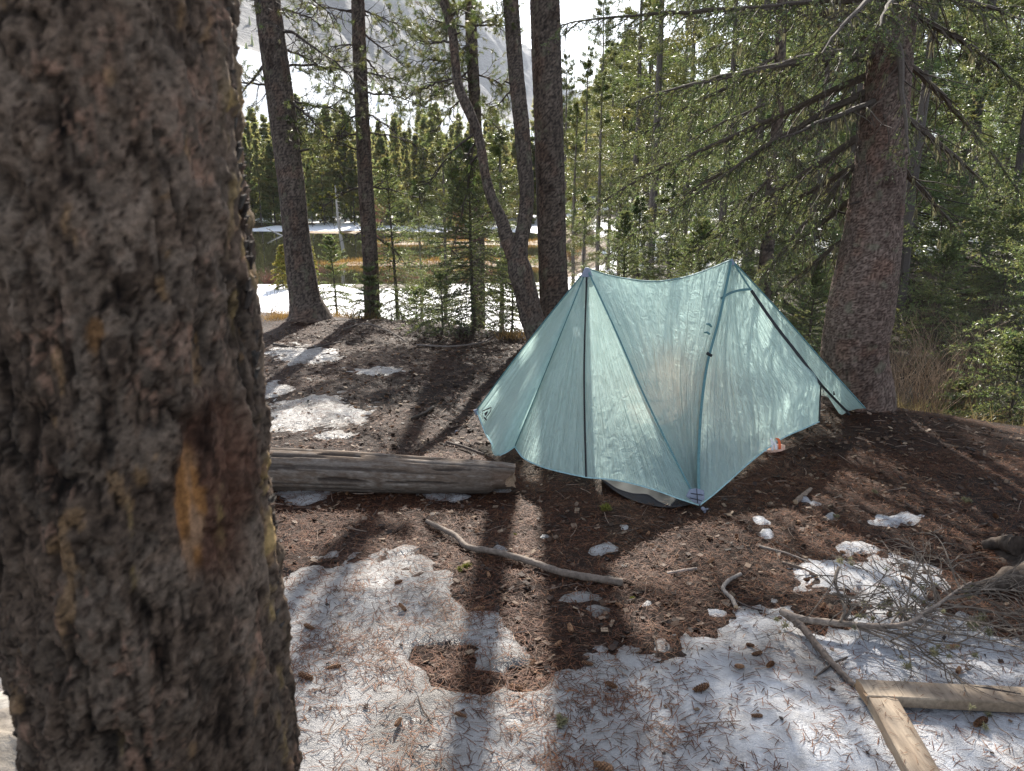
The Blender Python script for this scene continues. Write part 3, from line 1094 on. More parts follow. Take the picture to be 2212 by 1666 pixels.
def crown(g, H, R, seed, n_br=150, per=40, cl=0.16, u0=0.12, p=0.8, droop=0.25, m=0, wid=0.30, wood=0.0, mw=1, clump=0.22):
    """conifer crown: limbs in loose whorls, each a flat fan of needle clumps; gaps stay between them"""
    rng = np.random.default_rng(seed)
    u = np.sort(u0 + (1 - u0) * rng.random(n_br) ** 0.85)
    u = np.round(u * 26) / 26 * .35 + u * .65
    az = rng.uniform(0, 6.283, n_br)
    lop = 1 + 0.25 * np.sin(az + rng.uniform(0, 6)) * rng.random()
    L = (R * np.clip(1.02 - u, 0, 1) ** p * rng.uniform(.55, 1.15, n_br) + .04 * R) * lop
    d = np.stack([np.cos(az), np.sin(az), np.zeros(n_br)], 1)
    s = np.stack([-np.sin(az), np.cos(az), np.zeros(n_br)], 1)
    v = 0.12 + 0.88 * rng.random((n_br, per)) ** 0.7
    lat = rng.normal(0, clump, (n_br, per)) * (1.15 - v)
    z = (u * H)[:, None] - droop * L[:, None] * v ** 1.5 + np.where(u > .7, .35, .05)[:, None] * L[:, None] * v + rng.normal(0, .035, (n_br, per)) * R
    P = (d[:, None, :] * (L[:, None] * v)[..., None] + s[:, None, :] * (L[:, None] * lat)[..., None])
    P[..., 2] += z
    Dn = d[:, None, :] * .9 + s[:, None, :] * np.sign(lat)[..., None] * .6 + rng.normal(0, .55, P.shape)
    tone = rng.uniform(.65, 1.3, (n_br, 1)) * rng.uniform(.7, 1.3, (n_br, per))
    yel = rng.uniform(.85, 1.2, (n_br, 1)) * np.ones((1, per))
    C = np.stack([tone * yel, tone, tone], -1).reshape(-1, 3)
    N = n_br * per
    add_blades(g, P.reshape(-1, 3), Dn.reshape(-1, 3), cl * rng.uniform(.6, 1.3, N), cl * wid, m, C, rng)
    add_blades(g, P.reshape(-1, 3), Dn.reshape(-1, 3) + rng.normal(0, .6, (N, 3)), cl * rng.uniform(.5, 1.1, N), cl * wid, m, C, rng)
    tip = np.zeros((90, 3)); tip[:, 2] = H * rng.uniform(.86, 1.0, 90)
    add_blades(g, tip, np.stack([rng.normal(0, .8, 90), rng.normal(0, .8, 90), rng.uniform(.2, 1.6, 90)], 1), cl * rng.uniform(.7, 1.4, 90), cl * wid, m, rng.uniform(.7, 1.2, (90, 1)) * np.ones((90, 3)), rng)
    if wood:
        a = np.zeros((n_br, 3)); a[:, 2] = u * H
        b = d * (L * .85)[:, None]; b[:, 2] = u * H - droop * L * .7 + np.where(u > .7, .3, .05) * L
        add_segs(g, a, b, wood * (1.1 - u), wood * .25, 3, mw, (0.07, 0.055, 0.045))
# ------------------------------------------------------------------ the big trunk beside the camera
def foreground_pine():
    bx, by, r = -0.503, 0.95, 0.168
    bz = hz(bx, by)
    root = empty('pine_tree', (bx, by, bz))
    tag(root, 'thick flaky pine trunk with an orange scar and yellow resin, filling the left foreground', 'pine tree')
    h = np.concatenate([np.linspace(bz - .05, 0.6, 16, endpoint=False), np.arange(0.6, 2.05, 0.0042), np.linspace(2.06, 10, 50)])
    ns = 250
    a = np.linspace(0, 2 * math.pi, ns, endpoint=False) + 1.0
    A, H = np.meshgrid(a, h)
    R = np.interp(H, [bz - .05, bz + 0.1, bz + 0.45, 0.8, 1.9, 10], [0.30, 0.245, 0.185, 0.172, 0.165, 0.06])
    s = A * 0.17
    w1 = fbm(s * 26, H * 12, 4, 205); w2 = fbm(s * 26 + 5, H * 12, 4, 206)

    def layers(h, n):
        q = h * n; fl = np.floor(q)
        return (fl + sstep(0.0, 0.22, q - fl)) / n, fl, q - fl

    # bark shed in layers: flat scales with sharp torn edges, taller than wide
    ha = fbm(s * 20 + 1.2 * w1, H * 8.5 + 1.2 * w2, 5, 201, .55) + .5
    hb = fbm(s * 62 + 1.6 * w1, H * 25 + 1.6 * w2, 4, 202, .55) + .5
    ta, la, fa = layers(ha, 9); tb, lb, fb = layers(hb, 8)
    i1 = hash2(la, np.floor(s * 14 + 2 * w1) * 0 + np.floor(H * 7 + 3 * w2), 207)
    i2 = hash2(lb, np.floor(H * 26 + 2 * w1) + 57 * np.floor(s * 40 + 2 * w2), 208)
    ea = 1 - sstep(.0, .20, fa); eb = 1 - sstep(0.0, .22, fb)
    lo = fbm(s * 4, H * 3, 4, 209)
    rough = fbm(s * 120, H * 60, 3, 211)
    deep = sstep(.10, .22, np.abs(fbm(s * 9 + .6 * w1, H * 2.6, 4, 213)) * -1 + .17)
    disp = 0.036 * (ta - .5) + 0.015 * (tb - .5) + 0.012 * lo + 0.0022 * rough - .007 * deep
    X = bx + (R + disp) * np.cos(A); Y = by + (R + disp) * np.sin(A)
    # marks that sit on the side turned to the camp
    u, v = project(bx + R * np.cos(A), by + R * np.sin(A), H)
    facing = (np.cos(A) * (0 - bx) + np.sin(A) * (0 - by)) > 0.05
    wob = 46 * fbm(s * 45, H * 22, 4, 215, .65); wob2 = 60 * fbm(s * 30 + 7, H * 18, 4, 216)
    uu, vv = u + wob, v + wob2
    scar = np.where(facing, 1 - np.hypot((uu - (414 + (vv - 1080) * .06)) / 38, (vv - 1095) / 165), -1)
    scar2 = np.where(facing, 1 - np.hypot((uu - 205) / 24, (vv - 735) / 95) - .25, -1)
    hollow = np.where(facing, 1 - np.hypot((uu - 462) / 105, (vv - 1040) / 260), -1)
    sc = sstep(0.0, 0.3, scar); sc2 = sstep(0.05, .35, scar2)
    flat = np.clip(sc + sc2, 0, 1)
    X = X - flat * (disp + 0.010) * np.cos(A) - sstep(0, .6, hollow) * (1 - sc) * .006 * np.cos(A)
    Y = Y - flat * (disp + 0.010) * np.sin(A) - sstep(0, .6, hollow) * (1 - sc) * .006 * np.sin(A)
    base = np.array((0.122, 0.098, 0.080)); crackc = np.array((0.016, 0.012, 0.010))
    pink = np.array((0.27, 0.185, 0.145)); grey = np.array((0.15, 0.142, 0.128)); tan = np.array((0.32, 0.22, 0.12))
    C = base * (0.50 + 0.5 * i1 + 0.7 * (i2 - .3) + 0.9 * (tb - .45) + 1.2 * rough + .5 * lo)[..., None]
    k = (sstep(0.72, 0.80, i2) * sstep(-.02, 0.10, fbm(s * 15, H * 7, 3, 220)) * .8)[..., None]; C = C * (1 - k) + pink * k
    k = (sstep(0.55, 0.75, i1) * 0.35)[..., None]; C = C * (1 - k) + grey * k
    k = (sstep(0.24, 0.30, fbm(s * 34, H * 14 + 3, 4, 222)) * .5)[..., None]; C = C * (1 - k) + tan * k
    cr = np.clip(.75 * ea + .6 * eb + .7 * deep, 0, .92)[..., None]
    C = C * (1 - cr) + crackc * cr
    red = (sstep(0, .4, hollow) * .72)[..., None]; C = C * (1 - red) + np.array((0.085, 0.045, 0.032)) * (0.6 + .9 * i2)[..., None] * red
    grain = 0.8 + 0.9 * fbm(s * 160, H * 8, 3, 224)
    ora = np.array((0.36, 0.195, 0.08)) * grain[..., None]; pale = np.array((0.36, 0.30, 0.25)) * grain[..., None]
    mixg = sstep(-.06, .12, fbm(s * 40, H * 12, 3, 226))[..., None]
    C = C * (1 - sc[..., None]) + (ora * (1 - .5 * mixg) + pale * .5 * mixg) * sc[..., None]
    C = C * (1 - sc2[..., None]) + (np.array((0.24, 0.15, 0.08)) * grain[..., None]) * sc2[..., None]
    # yellow resin: down the right shoulder and in a thin dribble lower left
    rs = fbm(s * 60, H * 28, 4, 230)
    edge_u = np.interp(v, [0, 700, 1666], [505, 560, 612])
    res = np.where(facing, sstep(.02, .12, rs) * np.exp(-((edge_u - u - 30) / 17) ** 2) * sstep(60, 260, v) * (1 - sstep(620, 760, v)), 0)
    res = np.maximum(res, np.where(facing, sstep(.05, .14, rs) * np.exp(-((edge_u - u - 8) / 9) ** 2) * sstep(780, 950, v), 0))
    drib = 258 + 30 * np.sin((v - 1000) / 210.0)
    res = np.maximum(res, np.where(facing, sstep(.0, .1, rs) * np.exp(-((uu - drib) / 5) ** 2) * .7 * sstep(1000, 1200, v), 0))
    res = np.maximum(res, np.where(facing, sstep(-.02, .12, rs) * np.exp(-((uu - 490) / 12) ** 2 - ((vv - 1075) / 90) ** 2) * .8, 0))[..., None] * .5
    C = C * (1 - res) + np.array((0.45, 0.36, 0.16)) * (0.7 + 1.4 * rs[..., None] + .2) * res
    X = X + res[..., 0] * .005 * np.cos(A); Y = Y + res[..., 0] * .005 * np.sin(A)
    zone = 1 + 1.3 * fbm(s * 3.1 + 4, H * 2.3, 4, 241)
    fis = np.where(facing, np.exp(-((uu - 440 - .15 * (vv - 900)) / 16) ** 2) * sstep(820, 880, vv) * (1 - sstep(960, 1010, vv)), 0)[..., None]
    thin = (1 - sstep(.006, .026, np.abs(fbm(s * 15 + .5 * w1, H * 4.2 + .3 * w2, 4, 243)))) * sstep(-.05, .08, fbm(s * 7, H * 5, 3, 245))
    X = X - .005 * thin * np.cos(A); Y = Y - .005 * thin * np.sin(A)
    C = C * (1 - .75 * thin[..., None])
    C = C * np.array((0.82, 0.71, 0.62)) * zone[..., None] * (1 - .8 * fis)
    V = np.stack([X - bx, Y - by, H - bz], -1)
    n, kk = A.shape
    i, j = np.meshgrid(np.arange(n - 1), np.arange(kk), indexing='ij'); j2 = (j + 1) % kk
    F = np.stack([i * kk + j, i * kk + j2, (i + 1) * kk + j2, (i + 1) * kk + j], -1).reshape(-1, 4)
    g = Geo(); g.add(V.reshape(-1, 3), F, 0, np.clip(C, .004, 1).reshape(-1, 3))
    link('trunk', g.mesh('trunk', [M['bark_close']], True), root)
    # loose bark flakes that break the outline
    g = Geo(); rng = np.random.default_rng(3)
    for q in range(420):
        aa = math.radians(rng.uniform(2, 32) if q % 3 else rng.uniform(205, 230)); zz = rng.uniform(0.7, 1.95)
        rr = np.interp(zz, [.8, 1.9], [.172, .165]) + 0.002
        nrmv = np.array((math.cos(aa), math.sin(aa), 0)); tv = np.array((-math.sin(aa), math.cos(aa), 0)); up = np.array((0, 0, 1.0))
        w, hh = rng.uniform(.004, .010), rng.uniform(.008, .022)
        lift = rng.uniform(.001, .009)
        c = np.array((bx, by, zz)) + nrmv * rr - np.array((bx, by, bz))
        pts = [c - tv * w * .5 + rng.normal(0, .002, 3), c + tv * w * .5, c + tv * w * .4 + up * hh + nrmv * lift, c - tv * w * .5 + up * hh * .9 + nrmv * lift * .7]
        back = [p - nrmv * .004 for p in pts]
        tone = np.array(random.choice([(0.08, .065, .055), (.13, .09, .07), (.09, .08, .07), (.05, .04, .035)])) * rng.uniform(.6, 1.1)
        g.add(pts + back, [(0, 1, 2, 3), (7, 6, 5, 4), (0, 4, 5, 1), (1, 5, 6, 2), (2, 6, 7, 3), (3, 7, 4, 0)], 0, tone)
    o = link('bark_flakes', g.mesh('bark_flakes', [M['bark_close']]), root)
    o['kind'] = 'stuff'
    return root


FG = foreground_pine()


# ------------------------------------------------------------------ trees round the camp
def px_path(pts, y, ytop=None):
    """rows (u, v, width) on the photograph -> points and radii at distance y"""
    out = []
    v0, v1 = pts[0][1], pts[-1][1]
    for (u, v, w) in pts:
        yy = y if ytop is None else y + (ytop - y) * (v - v0) / (v1 - v0)
        p = D(u, v, yy)
        dep = p[1] * CP - (p[2] - CAMZ) * SP
        out.append((*p, 0.5 * w * dep / FPX))
    return np.array(out)


def extend_up(path, H, taper=0.35):
    a, b = path[-2], path[-1]
    d = nrm(b[:3] - a[:3]); d = nrm(d * .5 + np.array((0, 0, .5)))
    n = 4
    L = (H - b[2]) / d[2]
    rows = [path]
    for k in range(1, n + 1):
        t = k / n
        rows.append(np.array([[*(b[:3] + d * L * t), b[3] * (1 - t * (1 - taper * .4))]]))
    return np.concatenate(rows)


GEN = {}


def generic_branch(kind, k):
    key = (kind, k)
    if key not in GEN:
        g = Geo()
        if kind == 'pine':
            pine_branch(g, (0, 0, 0), (0.7, 0, 0.12), (1.35, 0.1, 0.30), 900 + k, 14, 0.45, 0.02, 0.95, 34, 0.055, nw=0.005)
            GEN[key] = g.mesh('branch', [M['twig'], M['pine'], M['lichen']])
        else:
            spruce_branch(g, (0, 0, 0), (0.9, 0, -0.05), (1.75, 0.1, -0.45), 950 + k, 30, 0.50, 0.02, 0.25, 0.4, per=13, nl=.018, nw=.0042, lichen=8)
            GEN[key] = g.mesh('branch', [M['twig'], M['spruce'], M['lichen']])
    return GEN[key]


def upper_crown(root, path, kind, z0, n, seed, scale=(0.8, 1.3), avoid=None):
    """limbs above the picture's top edge"""
    rng = np.random.default_rng(seed)
    base = np.array(root.location)
    zt = path[-1][2]
    for k in range(n):
        z = z0 + (zt - z0 - .1) * (k + rng.random()) / n
        p = np.array([np.interp(z, path[:, 2], path[:, c]) for c in range(3)])
        u = (z - z0) / (zt - z0)
        az = k * 2.4 + rng.normal(0, .4)
        if avoid and avoid[0] < az % 6.283 < avoid[1]:
            continue
        o = link('branch', generic_branch(kind, int(rng.integers(0, 3))), root, p - base)
        o.rotation_euler = (rng.normal(0, .15), rng.normal(0, .12) - .25 * u, az)
        sc = rng.uniform(*scale) * (1 - .55 * u)
        o.scale = (sc, sc, sc)


def near_tree(name, label, cat, pts, y, H, group=None, ytop=None, seed=0, flare=None, **bk):
    path = px_path(pts, y, ytop)
    b = path[0].copy()
    zg = hz(b[0], b[1])
    first = [[b[0], b[1], zg - 0.12, b[3] * (flare or 1.25)]]
    if b[2] - zg > 0.16:
        first.append([b[0], b[1], zg + 0.10, b[3] * 1.08])
    else:
        # the trunk rises from the ground without folding back on itself
        up = path[path[:, 2] > zg + 0.16]
        foot = b.copy(); foot[2] = zg + 0.05
        path = np.concatenate([foot[None], up])
    path = np.concatenate([np.array(first), path])
    path = extend_up(path, H) if H > path[-1][2] + .2 else path
    base = np.array((b[0], b[1], zg))
    root = empty(name, base)
    tag(root, label, cat, group)
    g = Geo()
    bark_trunk(g, path, seed=seed, **bk)
    knots(g, path, 7, seed + 50)
    link('trunk', g.mesh('trunk', [M['bark']], True, base), root)
    return root, path, base


def add_branch(root, base, fn, name='branch', mats=('twig', 'pine', 'lichen'), label=None, **kw):
    g = Geo()
    fn(g, **kw)
    o = link(name, g.mesh(name, [M[k] for k in mats], False, base), root)
    if label: o['label'] = label
    return o


def at_v(path, v):
    """point of a trunk at image row v"""
    P = resample(path, 400)
    u, vv = project(P[:, 0], P[:, 1], P[:, 2])
    return P[int(np.argmin(np.abs(vv - v)))]


def limb(root, base, path, v0, end, sag=0.12, yoff=0.0, fn=pine_branch, mats=('twig', 'pine', 'lichen'), **kw):
    """limb from the trunk at row v0 to picture point end=(u, v), its tip yoff metres nearer or farther"""
    p0 = at_v(path, v0)[:3]
    p1 = D(end[0], end[1], p0[1] + yoff)
    L = np.linalg.norm(p1 - p0)
    ctrl = (p0 + p1) / 2 + np.array((0, 0, sag * L))
    add_branch(root, base, fn, mats=mats, p0=p0, ctrl=ctrl, p1=p1, **kw)


bk = dict(step=0.017, cell=(0.024, 0.034), amp=0.006)
# T1: leaning pine at the far edge of the camp
r1, pa1, b1 = near_tree('pine_tree', 'dark leaning pine with a broken stub at the far edge of the camp', 'pine tree',
                        [(668, 692, 92), (661, 655, 72), (652, 600, 63), (644, 542, 58), (627, 381, 56), (606, 220, 57), (590, 100, 56), (577, 0, 55)], 10.0, 11, seed=301, flare=1.5, **bk)
S = 0
for (v0, end, sag, yo, kw) in [
    (62, (775, 200), .22, -.3, dict(n_twig=16, twig=.55, tufts=.25, lichen=3, curl=.9)),
    (150, (790, 165), .05, .4, dict(n_twig=14, twig=.45, tufts=.55, curl=.7)),
    (185, (470, 190), .02, .3, dict(n_twig=10, twig=.4, tufts=.9)),
    (195, (700, 300), .05, -.4, dict(n_twig=18, twig=.5, tufts=.75, curl=.8)),
    (215, (765, 240), .10, .2, dict(n_twig=14, twig=.5, tufts=.7, curl=.8)),
    (120, (480, 235), .05, -.2, dict(n_twig=8, twig=.35, tufts=.8)),
    (-40, (720, 40), .15, .2, dict(n_twig=14, twig=.5, tufts=.2, curl=.9)),
    (290, (662, 310), .1, .1, dict(n_twig=2, twig=.2, tufts=.2)),
    (-60, (560, 40), .0, -.5, dict(n_twig=8, twig=.4, tufts=.3, curl=.9)),
    (100, (700, 150), .1, .5, dict(n_twig=14, twig=.45, tufts=.8, curl=.8)), (240, (690, 330), .08, .3, dict(n_twig=14, twig=.45, tufts=.8, curl=.8)), (10, (700, 70), .1, .6, dict(n_twig=14, twig=.45, tufts=.6, curl=.9)),
]:
    S += 1
    limb(r1, b1, pa1, v0, end, sag, yo, seed=310 + S, r0=.020, **kw)
# broken stub
p = at_v(pa1, 328)[:3]
g = Geo(); q = D(668, 322, p[1] - .05)
add_tube(g, np.array([p, p * .45 + q * .55 + np.array((0, 0, -.01)), q]), [.02, .018, .012], 7, 0, (0.075, 0.06, 0.05))
link('branch_stub', g.mesh('branch_stub', [M['twig']], False, b1), r1)
upper_crown(r1, pa1, 'pine', 4.6, 20, 21)

# T2: slimmer pine, lichen on its dead limbs
r2, pa2, b2 = near_tree('pine_tree', 'slim dark pine trunk with yellow lichen on dead twigs, a small fir at its foot', 'pine tree',
                        [(805, 690, 36), (803, 640, 34), (799, 542, 33), (790, 400, 32), (782, 240, 30), (776, 100, 29), (773, 0, 28)], 11.0, 11, seed=321, **bk)
for (v0, end, sag, yo, kw) in [
    (245, (690, 330), .22, -.2, dict(n_twig=16, twig=.5, tufts=.12, lichen=4, curl=1.0)),
    (290, (640, 310), .06, .2, dict(n_twig=10, twig=.5, tufts=.1, lichen=5, curl=1.0)),
    (330, (700, 300), .0, -.3, dict(n_twig=8, twig=.35, tufts=.1, lichen=5, curl=1.0)),
    (400, (690, 455), .15, .1, dict(n_twig=12, twig=.45, tufts=.0, lichen=10, curl=1.0)),
    (60, (880, 140), .1, .1, dict(n_twig=12, twig=.45, tufts=.5, curl=.8)),
    (150, (900, 190), .05, .3, dict(n_twig=14, twig=.45, tufts=.8)),
    (240, (880, 300), .08, -.2, dict(n_twig=10, twig=.4, tufts=.15, lichen=4, curl=.9)),
    (285, (930, 330), .18, .1, dict(n_twig=10, twig=.5, tufts=.1, lichen=6, curl=.9)),
    (400, (905, 420), .05, .1, dict(n_twig=8, twig=.4, tufts=.0, lichen=9, curl=.9)),
    (500, (885, 580), .15, .1, dict(n_twig=8, twig=.35, tufts=.0, lichen=10, curl=.9)),
    (500, (745, 520), .1, -.1, dict(n_twig=5, twig=.25, tufts=.0, lichen=2, curl=.9)),
    (30, (650, 30), .12, .3, dict(n_twig=12, twig=.5, tufts=.2, curl=.9)),
    (210, (700, 190), .05, .3, dict(n_twig=12, twig=.4, tufts=.8)), (100, (700, 100), .05, .3, dict(n_twig=14, twig=.45, tufts=.7)), (110, (860, 230), .1, .3, dict(n_twig=16, twig=.45, tufts=.8)), (20, (860, 60), .1, .2, dict(n_twig=16, twig=.45, tufts=.8)), (200, (920, 250), .1, -.1, dict(n_twig=16, twig=.45, tufts=.7)),
]:
    S += 1
    limb(r2, b2, pa2, v0, end, sag, yo, seed=330 + S, r0=.016, mats=('twig', 'pine', 'moss'), **kw)
upper_crown(r2, pa2, 'pine', 5.4, 12, 22)

# T5: thin pole behind the fork, and the forked tree itself
r5, pa5, b5 = near_tree('pine_tree', 'thin straight pine trunk standing behind the crooked stem of the forked tree', 'pine tree',
                        [(1033, 640, 30), (1030, 400, 28), (1026, 233, 26), (1019, 100, 25), (1016, 0, 25)], 12.5, 10, seed=341, step=.02, cell=(.03, .04), amp=.006)
for (v0, end, sag, yo, kw) in [
    (65, (905, 40), .05, -.3, dict(n_twig=20, twig=.5, tufts=.95)), (130, (880, 120), .02, -.4, dict(n_twig=22, twig=.5, tufts=.95)),
    (150, (895, 235), .05, -.2, dict(n_twig=20, twig=.5, tufts=.9)), (60, (1110, 60), .05, .2, dict(n_twig=12, twig=.4, tufts=.9)),
    (190, (940, 300), .1, .2, dict(n_twig=18, twig=.5, tufts=.85)), (160, (1090, 190), .05, -.2, dict(n_twig=14, twig=.4, tufts=.9)),
    (240, (1090, 280), .02, .0, dict(n_twig=10, twig=.4, tufts=.8)), (10, (930, 90), .1, .1, dict(n_twig=18, twig=.5, tufts=.95)),
    (-20, (1100, 10), .1, .1, dict(n_twig=12, twig=.5, tufts=.95)), (90, (960, 170), .1, -.5, dict(n_twig=18, twig=.5, tufts=.95)),
    (230, (1060, 225), .1, -.5, dict(n_twig=10, twig=.4, tufts=.95)), (30, (960, 5), .1, -.3, dict(n_twig=18, twig=.5, tufts=.95)), (110, (1000, 110), .1, -.8, dict(n_twig=16, twig=.5, tufts=.95)), (170, (930, 200), .06, -.3, dict(n_twig=20, twig=.5, tufts=.95)), (-40, (880, -10), .05, -.3, dict(n_twig=20, twig=.5, tufts=.95)),
]:
    S += 1
    limb(r5, b5, pa5, v0, end, sag, yo, seed=350 + S, r0=.018, **kw)
upper_crown(r5, pa5, 'pine', 5.6, 10, 23, (.6, .9))

stem_pts = [(1166, 752, 60), (1150, 690, 52), (1133, 620, 50), (1121, 575, 50), (1117, 556, 40)]
left_pts = [(1124, 604, 30), (1110, 552, 36), (1097, 520, 32), (1085, 480, 27), (1062, 429, 23), (1047, 370, 20), (1041, 330, 20), (1031, 285, 20), (1013, 240, 22), (991, 189, 20), (984, 137, 19), (977, 69, 19), (962, 15, 20), (955, -10, 20)]
right_pts = [(1124, 600, 34), (1122, 560, 36), (1124, 530, 33), (1133, 480, 31), (1138, 429, 31), (1133, 350, 33), (1127, 275, 34), (1119, 200, 34), (1113, 137, 33), (1108, 69, 34), (1103, 0, 34)]
r3, pa3, b3 = near_tree('forked_pine', 'pine forking low into a crooked and a straight stem behind the tent', 'pine tree',
                        stem_pts, 8.4, 0, seed=361, flare=1.3, step=.015, cell=(.020, .030), amp=.005)
pl = extend_up(px_path(left_pts, 8.4, 8.5), 9.5); pr = extend_up(px_path(right_pts, 8.4, 8.7), 10.5)
for q, sd in ((pl, 364), (pr, 367)):
    g = Geo(); bark_trunk(g, q, step=.014, cell=(.020, .030), amp=.0045, seed=sd); knots(g, q, 5, sd)
    link('stem', g.mesh('stem', [M['bark']], True, b3), r3)
for (pth, v0, end, sag, yo, kw) in [
    (pl, 275, (890, 445), .15, .3, dict(n_twig=12, twig=.45, tufts=.7, curl=.5)), (pl, 330, (975, 600), .35, .4, dict(n_twig=14, twig=.35, tufts=.8, curl=.4)),
    (pl, 180, (890, 200), .02, .6, dict(n_twig=12, twig=.4, tufts=.5)), (pl, 90, (905, 90), .02, .4, dict(n_twig=10, twig=.4, tufts=.7)),
    (pl, 300, (990, 420), .1, .2, dict(n_twig=12, twig=.35, tufts=.8)), (pr, 190, (1070, 240), .1, .5, dict(n_twig=8, twig=.3, tufts=.8)),
    (pr, 20, (1060, 45), .1, -.2, dict(n_twig=8, twig=.35, tufts=.9)), (pl, 40, (1010, 20), .1, -.2, dict(n_twig=6, twig=.35, tufts=.9))]:
    S += 1
    limb(r3, b3, pth, v0, end, sag, yo, seed=370 + S, r0=.014, **kw)
upper_crown(r3, pl, 'pine', 5.0, 6, 24, (.5, .8)); upper_crown(r3, pr, 'pine', 4.2, 20, 25, (.7, 1.1), avoid=(1.9, 4.4))

# T4: straight trunk just right of the fork
r4, pa4, b4 = near_tree('pine_tree', 'thick straight pine trunk just right of the forked pine, no low branches', 'pine tree',
                        [(1201, 715, 70), (1197, 640, 64), (1193, 542, 61), (1189, 400, 62), (1184, 220, 63), (1180, 100, 64), (1177, 0, 64)], 9.0, 12, seed=381, **bk)
upper_crown(r4, pa4, 'pine', 4.2, 44, 26, (1.0, 1.7), avoid=(1.75, 4.6))

# T6: big spruce behind the right end of the tent
r6, pa6, b6 = near_tree('spruce_tree', 'big spruce with reddish scaly bark behind the right end of the tent', 'spruce tree',
                        [(1844, 925, 150), (1845, 860, 141), (1845, 758, 134), (1858, 677, 136), (1884, 508, 118), (1902, 350, 104), (1915, 200, 94), (1932, 60, 86), (1940, 0, 82)], 5.75, 13, seed=391,
                        flare=1.12, step=.0095, cell=(.020, .017), amp=.0055, plate=(0.172, 0.125, 0.102), crack=(0.052, 0.032, 0.025), z_fine=(-1, 3.2))
sp = ('twig', 'spruce', 'lichen')
for (v0, end, sag, yo, kw) in [
    (40, (1225, 60), .06, .6, dict(n_twig=60)), (60, (1330, 330), .10, .9, dict(n_twig=64)), (150, (1270, 470), .08, 1.2, dict(n_twig=66)),
    (180, (1420, 480), .08, .5, dict(n_twig=62)), (260, (1500, 540), .06, .7, dict(n_twig=58)), (330, (1560, 560), .05, 1.0, dict(n_twig=54)), (100, (1380, 220), .06, .2, dict(n_twig=60)), (220, (1300, 560), .10, 1.4, dict(n_twig=60)),
    (110, (1500, 180), .05, -.3, dict(n_twig=40)), (300, (1640, 600), .05, .3, dict(n_twig=36)), (400, (1600, 640), .05, 1.2, dict(n_twig=36)),
    (0, (1560, 30), .02, -.6, dict(n_twig=40)), (-60, (1300, -20), .05, .3, dict(n_twig=46)), (480, (1690, 620), .02, .8, dict(n_twig=24, bare=.7)),
    (210, (1690, 300), .02, -.7, dict(n_twig=26, bare=.6)), (20, (2230, 230), .08, .4, dict(n_twig=40, bare=.5)), (120, (2200, 420), .08, .8, dict(n_twig=40, bare=.5)),
    (230, (2150, 420), .05, .3, dict(n_twig=30, bare=.7)), (-30, (2250, 60), .05, -.2, dict(n_twig=36)), (330, (2080, 520), .05, .8, dict(n_twig=26, bare=.7)),
    (60, (1960, 330), .0, -1.0, dict(n_twig=22, bare=.7, twig=.4)), (-80, (1780, 120), .02, -1.2, dict(n_twig=40)), (-40, (1900, 60), .0, -1.1, dict(n_twig=30)),
]:
    S += 1
    a = dict(seed=400 + S, twig=.46, r0=.030, lichen=10)
    a.update(kw)
    limb(r6, b6, pa6, v0, end, sag, yo, fn=spruce_branch, mats=sp, **a)
upper_crown(r6, pa6, 'spruce', 3.6, 26, 27, (.7, 1.2), avoid=(1.7, 3.7))

# T7: slim spruce behind the ridge of the tent
r7, pa7, b7 = near_tree('spruce_tree', 'slim dark spruce trunk seen through boughs behind the right peak of the tent', 'spruce tree',
                        [(1648, 640, 32), (1668, 420, 26), (1680, 250, 24), (1690, 0, 22)], 9.2, 10, seed=441, step=.02, cell=(.025, .022), amp=.005)
for (v0, end, sag, yo, kw) in [
    (120, (1400, 330), .06, .2, {}), (220, (1330, 400), .06, .5, {}), (300, (1440, 520), .06, -.3, {}), (380, (1480, 560), .05, .3, {}), (60, (1480, 120), .05, .0, {}),
    (160, (1830, 330), .05, .3, {}), (300, (1800, 450), .05, .2, {}), (420, (1790, 600), .05, .4, {}), (460, (1520, 600), .04, .1, {}), (10, (1850, 90), .05, .3, {}), (-30, (1450, 10), .05, .5, {})]:
    S += 1
    limb(r7, b7, pa7, v0, end, sag, yo, fn=spruce_branch, mats=sp, seed=450 + S, n_twig=48, twig=.5, r0=.018, lichen=6, bare=.2)
upper_crown(r7, pa7, 'spruce', 4.6, 9, 28, (.5, .8))

# ------------------------------------------------------------------ saplings
def sapling(name, label, cat, u, y, top_v, R, seed, lean=(0, 0), mat='spruce', group=None, z=None, **kw):
    p = D(u, 500, y)
    x = p[0]
    zb = hz(x, y)
    # base pixel may differ from u by the lens, so place by azimuth of the base
    for _ in range(3):
        uu, vv = project(x, y, zb)
        x += (u - uu) / FPX * y
        zb = hz(x, y)
    top = D(u, top_v, y)[2]
    H = top - zb
    root = empty(name, (x, y, zb - .02))
    tag(root, label, cat, group)
    g = Geo()
    fir_sapling(g, (0, 0, 0), H, R, seed, lean, **kw)
    link('foliage', g.mesh('foliage', [M['twig'], M[mat], M['lichen']]), root)
    return root


